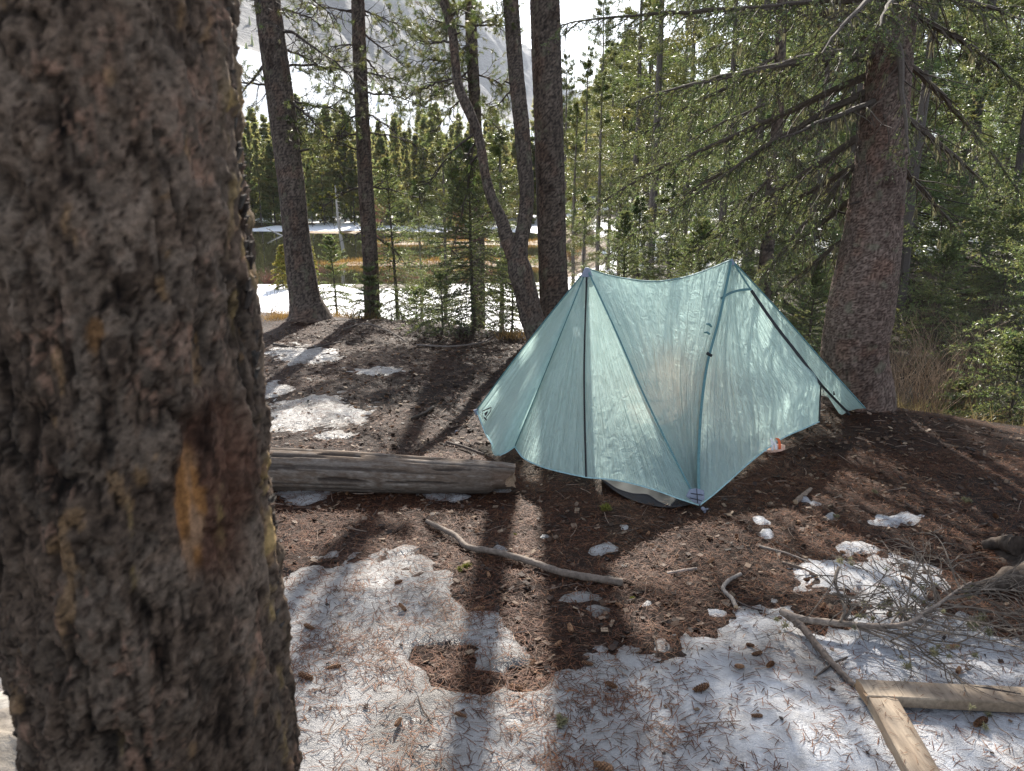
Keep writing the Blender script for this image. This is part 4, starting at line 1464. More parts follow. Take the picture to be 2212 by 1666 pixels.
sapling('young_fir', 'tall thin young fir with glinting sparse tiers right of the slim pine', 'young fir', 862, 11.3, 343, .75, 501, (-.1, 0), dens=.85)
sapling('young_spruce', 'bushy young spruce with dark trunk between the slim pine and the forked pine', 'young spruce', 1024, 9.25, 299, 1.05, 502, (-.03, 0), dens=1.0, gap=.06)
sapling('young_fir', 'small green fir with upright tip right of the leaning pine', 'young fir', 733, 12.0, 507, .5, 503, (-.08, 0))
sapling('young_fir', 'little fir growing against the foot of the slim pine', 'young fir', 800, 10.7, 575, .36, 504)
sapling('young_fir', 'knee high fir with thin stem left of the bushy young spruce', 'young fir', 957, 9.1, 590, .6, 505)
sapling('young_fir', 'low spreading fir bough plant on the bank below the slim pine', 'young fir', 900, 10.4, 625, .75, 506, gap=.075)
sapling('young_fir', 'low green fir clump behind the left end of the forked pine', 'young fir', 1105, 9.6, 560, .75, 507, gap=.085)
sapling('young_larch', 'small yellow green larch on the near lakeshore behind the leaning pine', 'young larch', 612, 29.5, 531, .55, 508, mat='larch', nl=.05, nw=.02)
sapling('young_larch', 'tiny orange larch on the near lakeshore peeking out right of the leaning pine', 'young larch', 676, 28.5, 530, .3, 509, mat='larch', nl=.05, nw=.02)
sapling('young_spruce', 'sunlit spruce reaching in from the right edge above the creek', 'young spruce', 2235, 6.6, 330, 1.1, 510, gap=.085)
sapling('young_fir', 'low sunlit fir at the right edge of the needle covered ground', 'young fir', 2180, 6.0, 720, .75, 511, gap=.075)
sapling('young_fir', 'small fir among the bare willow stems by the creek', 'young fir', 2060, 7.2, 820, .35, 512, gap=.075)
sapling('young_spruce', 'dark low spruce right behind the tent ridge', 'young spruce', 1340, 11.5, 455, .75, 513, gap=.085)
sapling('young_spruce', 'broad sunlit spruce thicket behind the sagging tent ridge', 'young spruce', 1500, 9.6, 470, .95, 514, gap=.08)
sapling('young_spruce', 'low shaded spruce between the tent and the big spruce', 'young spruce', 1740, 8.4, 560, .85, 515, gap=.085)
sapling('young_spruce', 'dark spruce across the creek right of the big spruce', 'young spruce', 2010, 12.0, 500, 1.0, 516, gap=.09)
sapling('young_spruce', 'dark spruce across the creek near the right edge', 'young spruce', 2150, 13.5, 430, 1.1, 517, gap=.09)

# ------------------------------------------------------------------ bare shrubs
def shrub(name, label, u, y, H, n, seed, col, spread=.35, group=None, droop=0.0, thick=.004):
    p = D(u, 800, y); x = p[0]; zb = hz(x, y)
    rng = np.random.default_rng(seed)
    root = empty(name, (x, y, zb - .02))
    tag(root, label, 'shrub', group)
    g = Geo(); A, B, ra, rb = [], [], [], []
    for k in range(n):
        p = np.array((*rng.normal(0, spread * .13, 2), 0.0)); d = nrm(np.array((*rng.normal(0, spread, 2), 1.0)))
        L = H * rng.uniform(.5, 1.1); r = thick * rng.uniform(.7, 1.3)
        for s in range(7):
            d = nrm(d + rng.normal(0, .08, 3) + np.array((0, 0, -droop)))
            q = p + d * L / 7
            A.append(p); B.append(q); ra.append(r * (1 - s / 8)); rb.append(r * (1 - (s + 1) / 8))
            if s > 1 and rng.random() < .6:
                e = nrm(d + perp(d, rng) * .6); l = L * rng.uniform(.12, .3)
                A.append(q); B.append(q + e * l); ra.append(r * .5); rb.append(r * .25)
            p = q
    add_segs(g, np.array(A), np.array(B), np.array(ra), np.array(rb), 3, 0, np.array(col) * rng.uniform(.6, 1.5, (len(A), 1)))
    link('stems', g.mesh('stems', [M['twig']]), root)


wil = 'bare willow shrubs by the creek'
for k, (u, y, H, n) in enumerate([(1945, 6.6, .75, 26), (1990, 7.0, .95, 34), (2030, 6.7, .8, 30), (2080, 7.2, 1.05, 36), (2125, 7.0, .9, 30), (2175, 7.6, 1.1, 30), (1960, 8.0, 1.0, 30), (2060, 8.3, 1.2, 34)]):
    shrub('willow_shrub', 'bare tan willow shrub on the creek bank, ' + ('nearest the big spruce roots', 'second from the big spruce', 'third from the big spruce', 'in the middle of the clump', 'right of the middle', 'closest to the right edge', 'in the back row near the spruce', 'in the back row behind the middle')[k], u, y, H, n, 600 + k, (0.30, 0.215, 0.145), .32, wil)
for k, (u, y, H, n) in enumerate([(1950, 11.8, 1.0, 50), (2050, 12.2, 1.1, 60), (2150, 12.5, 1.1, 60), (2230, 11.8, 1.0, 50), (1990, 14, 1.2, 60), (2110, 14.5, 1.2, 60)]):
    shrub('willow_shrub', 'dense brown bare shrub on the far creek bank, ' + ('just right of the big spruce', 'in the middle of the front row', 'right of the middle', 'at the right edge', 'back row left', 'back row right')[k], u, y, H, n, 620 + k, (0.15, 0.10, 0.075), .5, 'bare shrubs across the creek')
for k, (u, y, H, n, lab) in enumerate([(600, 10.9, .75, 14, 'bare forked shrub left of the leaning pine'), (690, 10.8, .9, 14, 'bare twiggy shrub between the leaning pine and the small green fir'),
                                        (770, 10.4, .6, 16, 'low tangled shrub left of the slim pine on the bank edge'), (850, 10.2, .5, 18, 'low brown shrub right of the slim pine on the bank edge'), (930, 9.4, .45, 18, 'low twiggy shrub beside the knee high fir'),
                                        (1075, 9.0, .4, 18, 'low twiggy shrub between the bushy spruce and the forked pine'), (985, 9.0, .35, 16, 'low dead twigs left of the bushy young spruce trunk')]):
    shrub('bare_shrub', lab, u, y, H, n, 640 + k, (0.12, 0.09, 0.07), .55, None)
for k, (u, y, H) in enumerate([(825, 83, 3.2), (985, 82, 2.4), (1040, 82, 2.0), (1000, 84, 1.8)]):
    shrub('willow_shrub', 'reddish bare shrub on the far snowy lakeshore, ' + ('right behind the slim pine', 'left of the crooked stem', 'behind the crooked stem', 'farther back beside the left one')[k], u, y, H, 90, 660 + k, (0.38, 0.16, 0.11), .35, 'reddish shrubs across the lake', thick=.03)
for k, (u, y, H) in enumerate([(900, 34, 1.2), (950, 36, 1.2), (1010, 34, 1.3), (850, 33, .9), (700, 38, .9), (595, 33.0, .7), (1060, 33, 1.2), (930, 30, .9)]):
    shrub('willow_shrub', 'pinkish bare shrub on the near lakeshore, ' + ('right of the slim pine', 'behind the bushy young spruce', 'left of the fork, farther right', 'just right of the slim pine foot', 'right of the leaning pine', 'beside the big flaky trunk', 'behind the forked pine', 'nearest the camp')[k], u, y, H, 70, 670 + k, (0.30, 0.17, 0.12), .55, 'bare shrubs on the near lakeshore', thick=.012)


def snag(label, u, v0, v1, y, seed):
    a = D(u[0], v0, y); b = D(u[1], v1, y)
    root = empty('dead_tree', b); tag(root, label, 'dead tree')
    g = Geo(); rng = np.random.default_rng(seed)
    add_tube(g, np.array([b - b, (a - b) * .5 + rng.normal(0, .05, 3), a - b]), [.11, .08, .03], 6, 0, (0.42, 0.40, 0.37))
    A, B = [], []
    for k in range(46):
        t = rng.uniform(.2, .98); p = (a - b) * t; e = nrm(np.array((*rng.normal(0, 1, 2), rng.normal(-.3, .3))))
        A.append(p); B.append(p + e * rng.uniform(.3, 1.0) * (1.1 - t))
    add_segs(g, np.array(A), np.array(B), .018, .008, 3, 0, (0.36, 0.33, 0.30))
    link('trunk', g.mesh('trunk', [M['twig']]), root)


snag('slender grey dead tree leaning at the lakeshore between the two left pines', (724, 742), 400, 545, 47, 681)
snag('fallen grey dead tree lying with its roots on the far lakeshore', (575, 640), 493, 524, 74, 682)

# dry grass on the banks
def grass_patch(label, fn, n, L, W, seed, m='grass'):
    rng = np.random.default_rng(seed)
    x, y = fn(rng, n)
    z = height(x, y)
    P = np.stack([x, y, z - .01], 1)
    g = Geo()
    add_blades(g, P, np.array((0, 0, 1.0)) + rng.normal(0, .45, (n, 3)), rng.uniform(.5, 1.2, n) * L, W, 0, rng.uniform(.6, 1.25, (n, 1)) * np.array((1, .95, .9)), rng)
    tag(link('grass', g.mesh('grass', [M[m]])), label, None, None, 'stuff')


def bars(rng, n):
    y = np.where(rng.random(n) < .55, rng.normal(43, 1.6, n), rng.normal(61, 2.0, n)); x = rng.uniform(-17, 4, n)
    k = height(x, y) > -2.06
    return x[k], y[k]


def grass_bars():
    rng = np.random.default_rng(690); x, y = bars(rng, 16000); n = len(x)
    g = Geo(); P = np.stack([x, y, height(x, y) - .02], 1)
    add_blades(g, P, np.array((0, 0, 1.0)) + rng.normal(0, .4, (n, 3)), rng.uniform(.15, .4, n), .03, 0, rng.uniform(.6, 1.3, (n, 1)) * np.array((1, .95, .85)), rng)
    tag(link('grass', g.mesh('grass', [M['grass']])), 'orange dry grass on the low islands in the lake', None, None, 'stuff')


grass_bars()


def near_grass(rng, n):
    c = np.array([D(598, 685, 10.1)[:2], D(640, 690, 10.4)[:2], D(705, 680, 10.5)[:2], D(765, 680, 10.6)[:2], D(1110, 740, 8.8)[:2], D(620, 688, 10.2)[:2]])
    k = rng.integers(0, len(c), n)
    p = c[k] + rng.normal(0, .13, (n, 2))
    return p[:, 0], p[:, 1]


def bank_grass(rng, n):
    x = rng.uniform(2.9, 7.5, n); y = rng.uniform(5.6, 9.4, n) + rng.normal(0, .3, n)
    k = (edge_dist(x, y) > .25) & (np.abs(creek_dist(x, y)) > .7) & (fbm(x * 1.5, y * 1.5, 3, 695) > -.05)
    return x[k], y[k]


def pale_grass():
    rng = np.random.default_rng(696); x, y = bank_grass(rng, 9000); n = len(x)
    g = Geo(); P = np.stack([x, y, height(x, y) - .01], 1)
    add_blades(g, P, np.array((0, 0, .8)) + rng.normal(0, .55, (n, 3)), rng.uniform(.08, .24, n), .006, 0, rng.uniform(.6, 1.3, (n, 1)) * np.array((.92, 1.05, 1.25)), rng)
    tag(link('grass', g.mesh('grass', [M['grass']])), 'pale dry matted grass on the creek bank', None, None, 'stuff')


pale_grass()
grass_patch('tufts of dry yellow grass along the edge of the camp', near_grass, 1500, .16, .005, 691)


# ------------------------------------------------------------------ forest
CROWNS = {}


def crown_mesh(kind, k):
    key = (kind, k)
    if key in CROWNS:
        return CROWNS[key]
    g = Geo()
    sd = 700 + 31 * k + len(kind)
    if kind == 'far_pine':
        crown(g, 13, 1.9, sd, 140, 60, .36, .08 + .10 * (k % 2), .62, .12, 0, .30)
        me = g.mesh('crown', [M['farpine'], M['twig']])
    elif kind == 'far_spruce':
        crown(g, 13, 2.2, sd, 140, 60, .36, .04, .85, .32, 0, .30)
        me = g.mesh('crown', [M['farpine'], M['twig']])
    elif kind == 'mid_pine':
        crown(g, 10, 1.5, sd, 95, 125, .10, .2, .6, .05, 0, .20, .02, 1, .13)
        me = g.mesh('crown', [M['pine'], M['twig']])
    elif kind == 'mid_spruce':
        crown(g, 10, 1.9, sd, 120, 130, .11, .05, .8, .38, 0, .20, .022, 1, .15)
        me = g.mesh('crown', [M['spruce'], M['twig']])
    elif kind == 'young_pine':
        crown(g, 4.5, 1.05, sd, 62, 140, .085, .12, .7, -.1, 0, .13, .016, 1, .14)
        me = g.mesh('crown', [M['pine'], M['twig']])
    CROWNS[key] = me
    return me


TRUNKS = {}


def trunk_mesh(kind):
    if kind not in TRUNKS:
        g = Geo()
        H = 4.5 if kind == 'young_pine' else (10 if kind.startswith('mid') else 13)
        r = .05 if kind == 'young_pine' else (.12 if kind.startswith('mid') else .14)
        z = np.linspace(-.4, H * .96, 7)
        add_tube(g, np.stack([0.02 * np.sin(z), 0.02 * np.cos(z * 1.3), z], 1), np.interp(z, [0, H], [r, .015]), 7, 0, (0.12, 0.10, 0.09))
        TRUNKS[kind] = g.mesh('trunk', [M['twig']])
    return TRUNKS[kind]


def forest_tree(name, kind, x, y, H, seed, label, group, wide=1.0, cat=None):
    rng = np.random.default_rng(seed)
    base = hz(x, y)
    h0 = 4.5 if kind == 'young_pine' else (10 if kind.startswith('mid') else 13)
    s = H / h0
    root = empty(name, (x, y, base - .05), rng.uniform(0, 6.28))
    w = s * wide * rng.uniform(.85, 1.2)
    root.scale = (w, w, s)
    tag(root, label, cat or name.replace('_', ' '), group)
    link('trunk', trunk_mesh(kind), root)
    link('crown', crown_mesh(kind, int(rng.integers(0, 4))), root)
    return root


def xu(u, y):
    d = ray(u, 500)
    return d[0] / d[1] * y


# trees seen one by one behind the tent and between the left pines
for k, (u, y, H, kind, wide, lab) in enumerate([
    (960, 17, 4.7, 'young_pine', 1.15, 'yellow green young pine with backlit tufts between the slim pine and the crooked stem'),
    (905, 19, 3.8, 'young_pine', 1.1, 'low backlit pine left of the crooked stem, by the lakeshore'),
    (1082, 18, 5.0, 'young_pine', 1.2, 'backlit pine seen in the fork between the two stems'),
    (1240, 27, 6.2, 'young_pine', 1.0, 'pale green pine right beside the thick straight trunk'),
    (1292, 24, 6.6, 'mid_pine', .9, 'pointed sunlit pine standing in front of the bright sky gap'),
    (1338, 20, 5.6, 'mid_pine', 1.0, 'sunlit pine with bare lower trunk right of the sky gap'),
    (1262, 19, 3.4, 'young_pine', 1.1, 'low dull green pine right above the left peak of the tent'),
    (1262, 31, 8.5, 'mid_pine', .8, 'narrow hazy pine just right of the thick straight trunk'),
    (1316, 29, 8.0, 'mid_pine', .85, 'slender backlit pine in the middle of the sky gap'),
    (1368, 26, 11, 'mid_pine', .9, 'tall backlit pine closing the right side of the sky gap'),
    (1408, 18, 11, 'mid_pine', 1.0, 'tall pine with thin dark trunk right of the sky gap'),
    (1478, 22, 9.5, 'mid_pine', 1.0, 'tall twin topped pine behind the long spruce limbs'),
    (1560, 17, 9, 'mid_spruce', 1.0, 'tall dense spruce behind the slim spruce trunk'),
    (1622, 20, 13, 'mid_spruce', 1.0, 'tall dark spruce deep in the stand behind the right peak'),
    (1755, 14, 10, 'mid_spruce', 1.0, 'shaded spruce filling the gap left of the big spruce'),
    (1830, 19, 12, 'mid_spruce', 1.1, 'dark spruce hidden behind the big spruce trunk'),
    (1960, 15, 10, 'mid_spruce', 1.1, 'dark spruce just right of the big spruce trunk'),
    (2075, 19, 12, 'mid_spruce', 1.1, 'dark tall spruce above the snowy clearing across the creek'),
    (2180, 17.5, 9, 'mid_spruce', 1.2, 'dense spruce near the right edge across the creek'),
    (2310, 15, 7, 'mid_spruce', 1.2, 'lichen grey spruce standing past the right edge across the creek'),
    (1450, 14.5, 3.6, 'mid_spruce', 1.5, 'short blue green spruce under the long limbs'),
    (1380, 15, 3.2, 'mid_spruce', 1.6, 'squat dark spruce left of the short blue green one'),
    (1650, 13, 4.2, 'mid_spruce', 1.4, 'short spruce beside the slim spruce trunk'),
]):
    forest_tree('pine_tree' if 'pine' in kind else 'spruce_tree', kind, xu(u, y), y, H, 800 + k, lab, None, wide)

STAND = [(1330, 'right of the sky gap'), (1450, 'behind the long spruce limbs'), (1560, 'behind the sagging tent ridge'), (1680, 'behind the right tent peak'), (1800, 'between the slim and the big spruce'),
         (1950, 'behind the big spruce trunk'), (2060, 'just right of the big spruce'), (2212, 'above the creek near the right edge'), (9e9, 'past the right edge of the view')]
SHORE = [(515, 'hidden behind the big flaky trunk'), (590, 'between big trunk and leaning pine'), (660, 'behind the leaning pine'), (770, 'between leaning and slim pines'),
         (830, 'behind the slim pine'), (960, 'right of the slim pine'), (1060, 'behind the crooked stem'), (1140, 'seen through the fork'), (1230, 'behind the thick straight trunk'), (9e9, 'below the sky gap')]


def where(u, table):
    return next(w for lim, w in table if u < lim)


rng = np.random.default_rng(77)
# the stand behind them
n = 0
for row, (y0, y1, step) in enumerate([(23, 28, 75), (30, 37, 60), (40, 52, 42), (56, 75, 34)]):
    u = 1340 + row * 9 if row < 2 else 1205 + row * 11
    while u < 2750:
        y = rng.uniform(y0, y1)
        kind = 'mid_spruce' if (u > 1500 or rng.random() < .45) and row < 3 else ('far_pine' if rng.random() < .5 else 'far_spruce')
        if kind.startswith('far') and row < 3: kind = 'mid_pine'
        Hh = rng.uniform(7.5, 12) if u > 1400 else rng.uniform(5, 8.5) * (1 + .25 * row)
        forest_tree('pine_tree' if 'pine' in kind else 'spruce_tree', kind, xu(u, y) + rng.normal(0, .3), y, Hh, 1000 + n,
                    '%s %s, %s' % ('pine' if 'pine' in kind else 'spruce', where(u, STAND), ('near', 'middle rank', 'well back', 'farthest')[row]), 'conifers in the stand behind the tent', 1.0)
        n += 1
        u += step * rng.uniform(.6, 1.4)
# the far shore
n = 0
for row, (y0, y1, step) in enumerate([(90, 96, 27), (97, 106, 21), (107, 118, 18), (120, 136, 16), (140, 165, 18)]):
    u = 380 + 7 * row
    while u < 1330:
        y = rng.uniform(y0, y1)
        kind = 'far_pine' if rng.random() < .6 else 'far_spruce'
        Hh = rng.choice([rng.uniform(6.5, 9), rng.uniform(9, 12), rng.uniform(11.5, 15)], p=[.25, .5, .25]) * (1 + .05 * row)
        if row == 0 and rng.random() < .25: Hh *= .55
        forest_tree('pine_tree' if 'pine' in kind else 'spruce_tree', kind, xu(u, y), y, Hh, 2000 + n,
                    '%s across the lake %s, %s' % ('rounded pine' if kind == 'far_pine' else 'pointed spruce', where(u, SHORE), ('at the shore', 'second row', 'mid wood', 'far back', 'rearmost')[row]), 'conifers across the lake', .95)
        n += 1
        u += step * rng.uniform(.55, 1.45)

# neighbours that would share a label are told apart by their order from left to right
same = {}
for o in list(bpy.data.objects):
    if o.get('group', '').startswith('conifers'):
        same.setdefault(o['label'], []).append(o)
ORDER = ['leftmost', 'second', 'third', 'fourth', 'fifth', 'sixth', 'seventh', 'eighth', 'ninth', 'tenth']
for lab, obs in same.items():
    if len(obs) > 1:
        obs.sort(key=lambda q: q.location.x / q.location.y)
        for k, o in enumerate(obs):
            o['label'] = (('rightmost ' if k == len(obs) - 1 else ORDER[min(k, 9)] + ' ') + lab)
# ------------------------------------------------------------------ the tent
def poly(pts, n):
    return resample(np.asarray(pts, float), n, smooth=True)


def coons(apex, base, left=None, right=None, ns=60, nt=60, sag=0.0, wr=0.008, seed=0, freq=9, crink=0.003, n_dir=None):
    """fabric panel from an apex down to a base curve; left/right are the seams it shares with its neighbours"""
    apex = np.asarray(apex, float)
    b = poly(base, ns)
    t = np.linspace(0, 1, nt)[:, None, None]
    Pm = apex + (b[None] - apex) * t
    s = np.linspace(0, 1, ns)[None, :, None]
    for curve, wgt in ((left, 1 - s), (right, s)):
        if curve is not None:
            c = poly([apex] + list(curve), nt)
            end = b[0] if curve is left else b[-1]
            line = apex + (end - apex) * t[:, 0]
            Pm = Pm + wgt * (c - line)[:, None, :]
    n = nrm(np.cross(b[-1] - apex, b[0] - apex))
    if n_dir is not None and np.dot(n, n_dir) < 0:
        n = -n
    S, T = np.broadcast_to(s[..., 0], Pm.shape[:2]), np.broadcast_to(t[..., 0], Pm.shape[:2])
    edge = np.clip(np.sin(np.pi * S), 0, 1) ** .6
    f = fbm(S * freq + T * 0.9, T * 1.6 + S, 3, seed) * 1.6 + 0.8 * (.25 - np.abs(fbm(S * freq * 2.6 + 2 * T, T * 2.2, 3, seed + 1)))
    d = wr * f * edge * np.clip(T * 3, 0, 1) * (0.35 + .65 * np.clip((1 - T) * 4, 0, 1)) - sag * 4 * T * (1 - T) * edge
    wid = np.linalg.norm(b[-1] - b[0])
    d = d + crink * fbm(S * wid * 26 * T + 5, T * 34, 3, seed + 2) * edge * T
    global PANEL
    PANEL = np.stack([S, T, np.full(S.shape, seed * .137)], -1).reshape(-1, 3)
    return Pm + n * d[..., None]


def grid_geo(g, Pm, m=0):
    a, b = Pm.shape[:2]
    g.add(Pm.reshape(-1, 3), grid_faces(a, b), m, PANEL if PANEL is not None and len(PANEL) == a * b else (1, 1, 1))


PANEL = None


def strip(g, pts, w, facing, lift=0.004, m=0, n=40, thick=.003):
    """flat tape along a seam"""
    P = poly(pts, n)
    T = nrm(np.gradient(P, axis=0))
    N = nrm(np.asarray(facing, float))[None] * np.ones((n, 1))
    S = nrm(np.cross(T, N)); N = np.cross(S, T)
    N = np.where((N * np.asarray(facing)).sum(1, keepdims=True) < 0, -N, N)
    q = P + N * lift
    ring = np.stack([q - S * w / 2 - N * thick, q + S * w / 2 - N * thick, q + S * w / 2 + N * thick, q - S * w / 2 + N * thick], 1)
    k = n
    i, j = np.meshgrid(np.arange(k - 1), np.arange(4), indexing='ij'); j2 = (j + 1) % 4
    F = np.stack([i * 4 + j, i * 4 + j2, (i + 1) * 4 + j2, (i + 1) * 4 + j], -1).reshape(-1, 4)
    g.add(ring.reshape(-1, 3), F, m)


def build_tent():
    P1 = D(1268, 581, 4.72); P2 = D(1580, 562, 5.30)
    A = D(1030, 886, 5.02)
    B = G(1510, 1091, 0.035)
    Dd = D(1868, 882, 5.42)
    E = np.array((1.25, 6.62, 0.12))
    S1 = G(1112, 965, .10); K = G(1079, 984, .07)
    Z1 = G(1266, 1031, .045)
    C2 = D(1772, 831, 5.14); C3 = G(1768, 911, .075); C4 = G(1770, 872, .19)
    root = empty('tent', (0.9, 5.0, 0))
    tag(root, 'pale teal translucent two peaked trekking pole tent pitched on the brown needles', 'tent')
    off = np.array((0.9, 5.0, 0))

    def part(name, g, mats, smooth=False, label=None):
        o = link(name, g.mesh(name, mats, smooth, off), root)
        if label: o['label'] = label
        return o

    cam = np.array((0, 0, CAMZ))
    face = nrm(cam - (P1 + B) / 2)
    # hems
    hemA = [A, D(1042, 918, 4.92), G(1058, 950, .10), K]
    hemF1 = [K, G(1092, 978, .085), S1]
    hemF2 = [S1, G(1135, 992, .07), G(1165, 1006, .055), G(1210, 1019, .05), Z1]
    hemF3 = [Z1, G(1335, 1038, .06), G(1420, 1060, .06), G(1470, 1078, .05), B]
    hemR = [B, G(1540, 1068, .035), G(1570, 1042, .045), G(1610, 1006, .05), G(1655, 970, .055), G(1700, 941, .06), G(1735, 926, .07), C3]
    ridge = [P1, D(1300, 592, 4.80), D(1350, 603, 4.90), D(1420, 609, 5.02), D(1480, 600, 5.12), D(1530, 583, 5.21), P2]
    # seams, as they run on the picture
    def mid(a, b, t, push):
        return a + (b - a) * t + np.asarray(push)
    seamA = [mid(P1, A, .3, (0.0, 0, .012)), mid(P1, A, .65, (0, 0, .016)), A]
    seamS = [mid(P1, S1, .5, (.0, -.01, 0.0)), S1]
    seamZ = [D(1262, 800, 4.44), Z1]
    seamB = [D(1330, 715, 4.46), D(1385, 840, 4.24), D(1440, 955, 4.04), B]
    seamB2 = [D(1553, 690, 4.96), D(1527, 790, 4.66), D(1514, 890, 4.36), D(1509, 985, 4.10), B]
    zipR = [D(1622, 628, 5.26), D(1668, 695, 5.22), D(1722, 765, 5.18), C2, C4, C3]
    # front panels
    g = Geo(); grid_geo(g, coons(P1, hemA + hemF1[1:], seamA, seamS, 50, 60, .01, .012, 1, 7, .003, face)); part('fly_panel', g, [M['tent']], True)
    g = Geo(); grid_geo(g, coons(P1, hemF2, seamS, seamZ, 50, 70, .0, .012, 2, 6, .003, face)); part('fly_panel', g, [M['tent']], True)
    g = Geo(); grid_geo(g, coons(P1, hemF3, seamZ, seamB, 60, 80, .03, .020, 3, 9, .004, face)); part('fly_panel', g, [M['tent']], True)
    bl = list(reversed([P1] + seamB[:-1])); br = list(reversed([P2] + seamB2[:-1]))
    g = Geo(); grid_geo(g, coons(B, ridge, bl, br, 90, 90, .03, .020, 4, 11, .005, face)); part('fly_panel', g, [M['tent']], True)
    faceR = nrm(cam + np.array((2.5, 0, 0)) - (P2 + B) / 2)
    g = Geo(); grid_geo(g, coons(P2, hemR, seamB2, zipR, 80, 90, .02, .020, 5, 8, .010, faceR)); part('fly_panel', g, [M['tent']], True)
    # far half of the door with its flap
    pole_line = [D(1622, 626, 5.28), D(1690, 722, 5.25), D(1772, 829, 5.22), D(1829, 889, 5.40)]
    hemD = [D(1829, 889, 5.40), D(1850, 884, 5.41), Dd]
    seamD = [mid(P2, Dd, .35, (.0, 0, .01)), mid(P2, Dd, .7, (0, 0, .0)), Dd]
    g = Geo(); grid_geo(g, coons(P2, hemD, pole_line, seamD, 40, 80, .0, .010, 6, 4, .003, faceR)); part('fly_panel', g, [M['tent']], True)
    g = Geo(); c = coons(D(1772, 832, 5.20), [D(1812, 893, 5.30), D(1819, 896, 5.33), D(1829, 890, 5.385)], None, None, 12, 20, 0, .006, 7, 3, .002, faceR); grid_geo(g, c); part('door_flap', g, [M['tent']], True)
    # rear panels
    back = np.array((-.3, 1, .3))
    Rm = E * .0 + (A + E) / 2 + np.array((-.05, .05, .05))
    g = Geo(); grid_geo(g, coons(P1, [A, Rm, E], seamA, None, 40, 50, .02, .012, 11, 7, .004, back)); part('rear_panel', g, [M['tent_clear']], True)
    g = Geo(); grid_geo(g, coons(E, ridge, [P1], [P2], 60, 60, .02, .015, 12, 9, .004, back)); part('rear_panel', g, [M['tent_clear']], True)
    g = Geo(); grid_geo(g, coons(P2, [E, (E + Dd) / 2 + np.array((.05, .03, .06)), Dd], None, seamD, 40, 50, .02, .012, 13, 7, .004, np.array((1, .4, .2)))); part('rear_panel', g, [M['tent_clear']], True)
    # seam tapes, zips
    for pts, w, mt, nm, fc in [
        ([P1] + seamS, .008, 'seam', 'seam', face), ([P1] + seamB, .010, 'seam', 'seam', face), ([P2] + seamB2, .016, 'seam', 'seam', face),
        ([P1] + seamZ, .010, 'black', 'door_zip', face),
        ([P2] + zipR[:1], .010, 'seam', 'seam', faceR), (zipR[:4], .020, 'black', 'door_zip', faceR), (zipR[3:], .008, 'black', 'door_zip', faceR),
        ([D(1556, 646, 5.08), D(1575, 634, 5.15), D(1600, 627, 5.22), D(1622, 625, 5.25)], .016, 'seam', 'seam', faceR),
        ([P1] + seamA, .008, 'seam', 'seam', face), ([P2] + seamD, .008, 'seam', 'seam', faceR), (ridge, .012, 'seam', 'seam', np.array((0, -.3, 1))),
        (hemA, .008, 'seam', 'hem', face), (hemF1, .008, 'seam', 'hem', face), (hemF2, .007, 'seam', 'hem', face), (hemF3, .007, 'seam', 'hem', face), (hemR, .007, 'seam', 'hem', faceR),
        ([C2, D(1790, 850, 5.24), D(1812, 873, 5.32), D(1832, 893, 5.41)], .016, 'black', 'door_cord', faceR),
    ]:
        g = Geo(); strip(g, pts, w, fc, .006 if mt == 'black' else .0045); part(nm, g, [M['tent_hem'] if nm == 'hem' else M[mt]])
    # toggles on the right seam
    for (u, v, ln) in [(1537, 706, (-12, -6)), (1533, 722, (-12, -3))]:
        a = D(u, v, 4.90 - .004 * (v - 700)); b = D(u + ln[0], v + ln[1], 4.86)
        g = Geo(); add_tube(g, np.array([a, (a + b) / 2 + (0, -.006, .008), b]), [.006, .008, .004], 6); part('tie_loop', g, [M['seam']])
    a = D(1527, 763, 4.70); b = D(1538, 769, 4.68)
    g = Geo(); add_tube(g, np.array([a, b]), [.010, .010], 6); part('toggle', g, [M['black']])
    # peak caps, corner patch with stitching, guy lines and stakes
    for Pk, nx in ((P1, 1.0), (P2, .7)):
        g = Geo()
        z = np.linspace(0, 1, 6)
        add_tube(g, Pk + np.stack([0 * z, 0 * z, .008 - .055 * nx * z], 1), np.interp(z, [0, .3, 1], [.012, .022 * nx, .036 * nx]), 12, 0)
        part('peak_cap', g, [M['patch']])
        g = Geo(); add_tube(g, np.array([Pk + (0, 0, -.01), np.array((Pk[0] + .02, Pk[1] + .05, 0.01))]), [.008, .007], 8); part('pole', g, [M['black']])
    g = Geo()
    c = []
    for k, (u, v) in enumerate([(1482, 1072), (1490, 1057), (1505, 1055), (1521, 1060), (1522, 1078), (1512, 1090), (1500, 1086)]):
        c.append(D(u, v, B[1] - .012 + .0035 * (1091 - v) * .24))
    c = np.array(c); cc = np.vstack([c, c.mean(0) + np.array((0, -.008, .004))])
    cb = cc + np.array((0, .006, -.003))
    k = len(c); j = np.arange(k)
    g.add(np.vstack([cc, cb]), np.concatenate([np.stack([j, (j + 1) % k, np.full(k, k)], 1), np.stack([(j + 1) % k, j, np.full(k, k)], 1) + k + 1]), 0)
    part('corner_patch', g, [M['patch']])
    g = Geo()
    for a, b in [((1492, 1066), (1520, 1070)), ((1490, 1076), (1516, 1082)), ((1505, 1056), (1507, 1087))]:
        pa = D(a[0], a[1], B[1] - .026 + .0035 * (1091 - a[1]) * .24); pb = D(b[0], b[1], B[1] - .026 + .0035 * (1091 - b[1]) * .24)
        add_segs(g, [pa], [pb], .0022, .0022, 4)
    part('stitching', g, [M['black']])
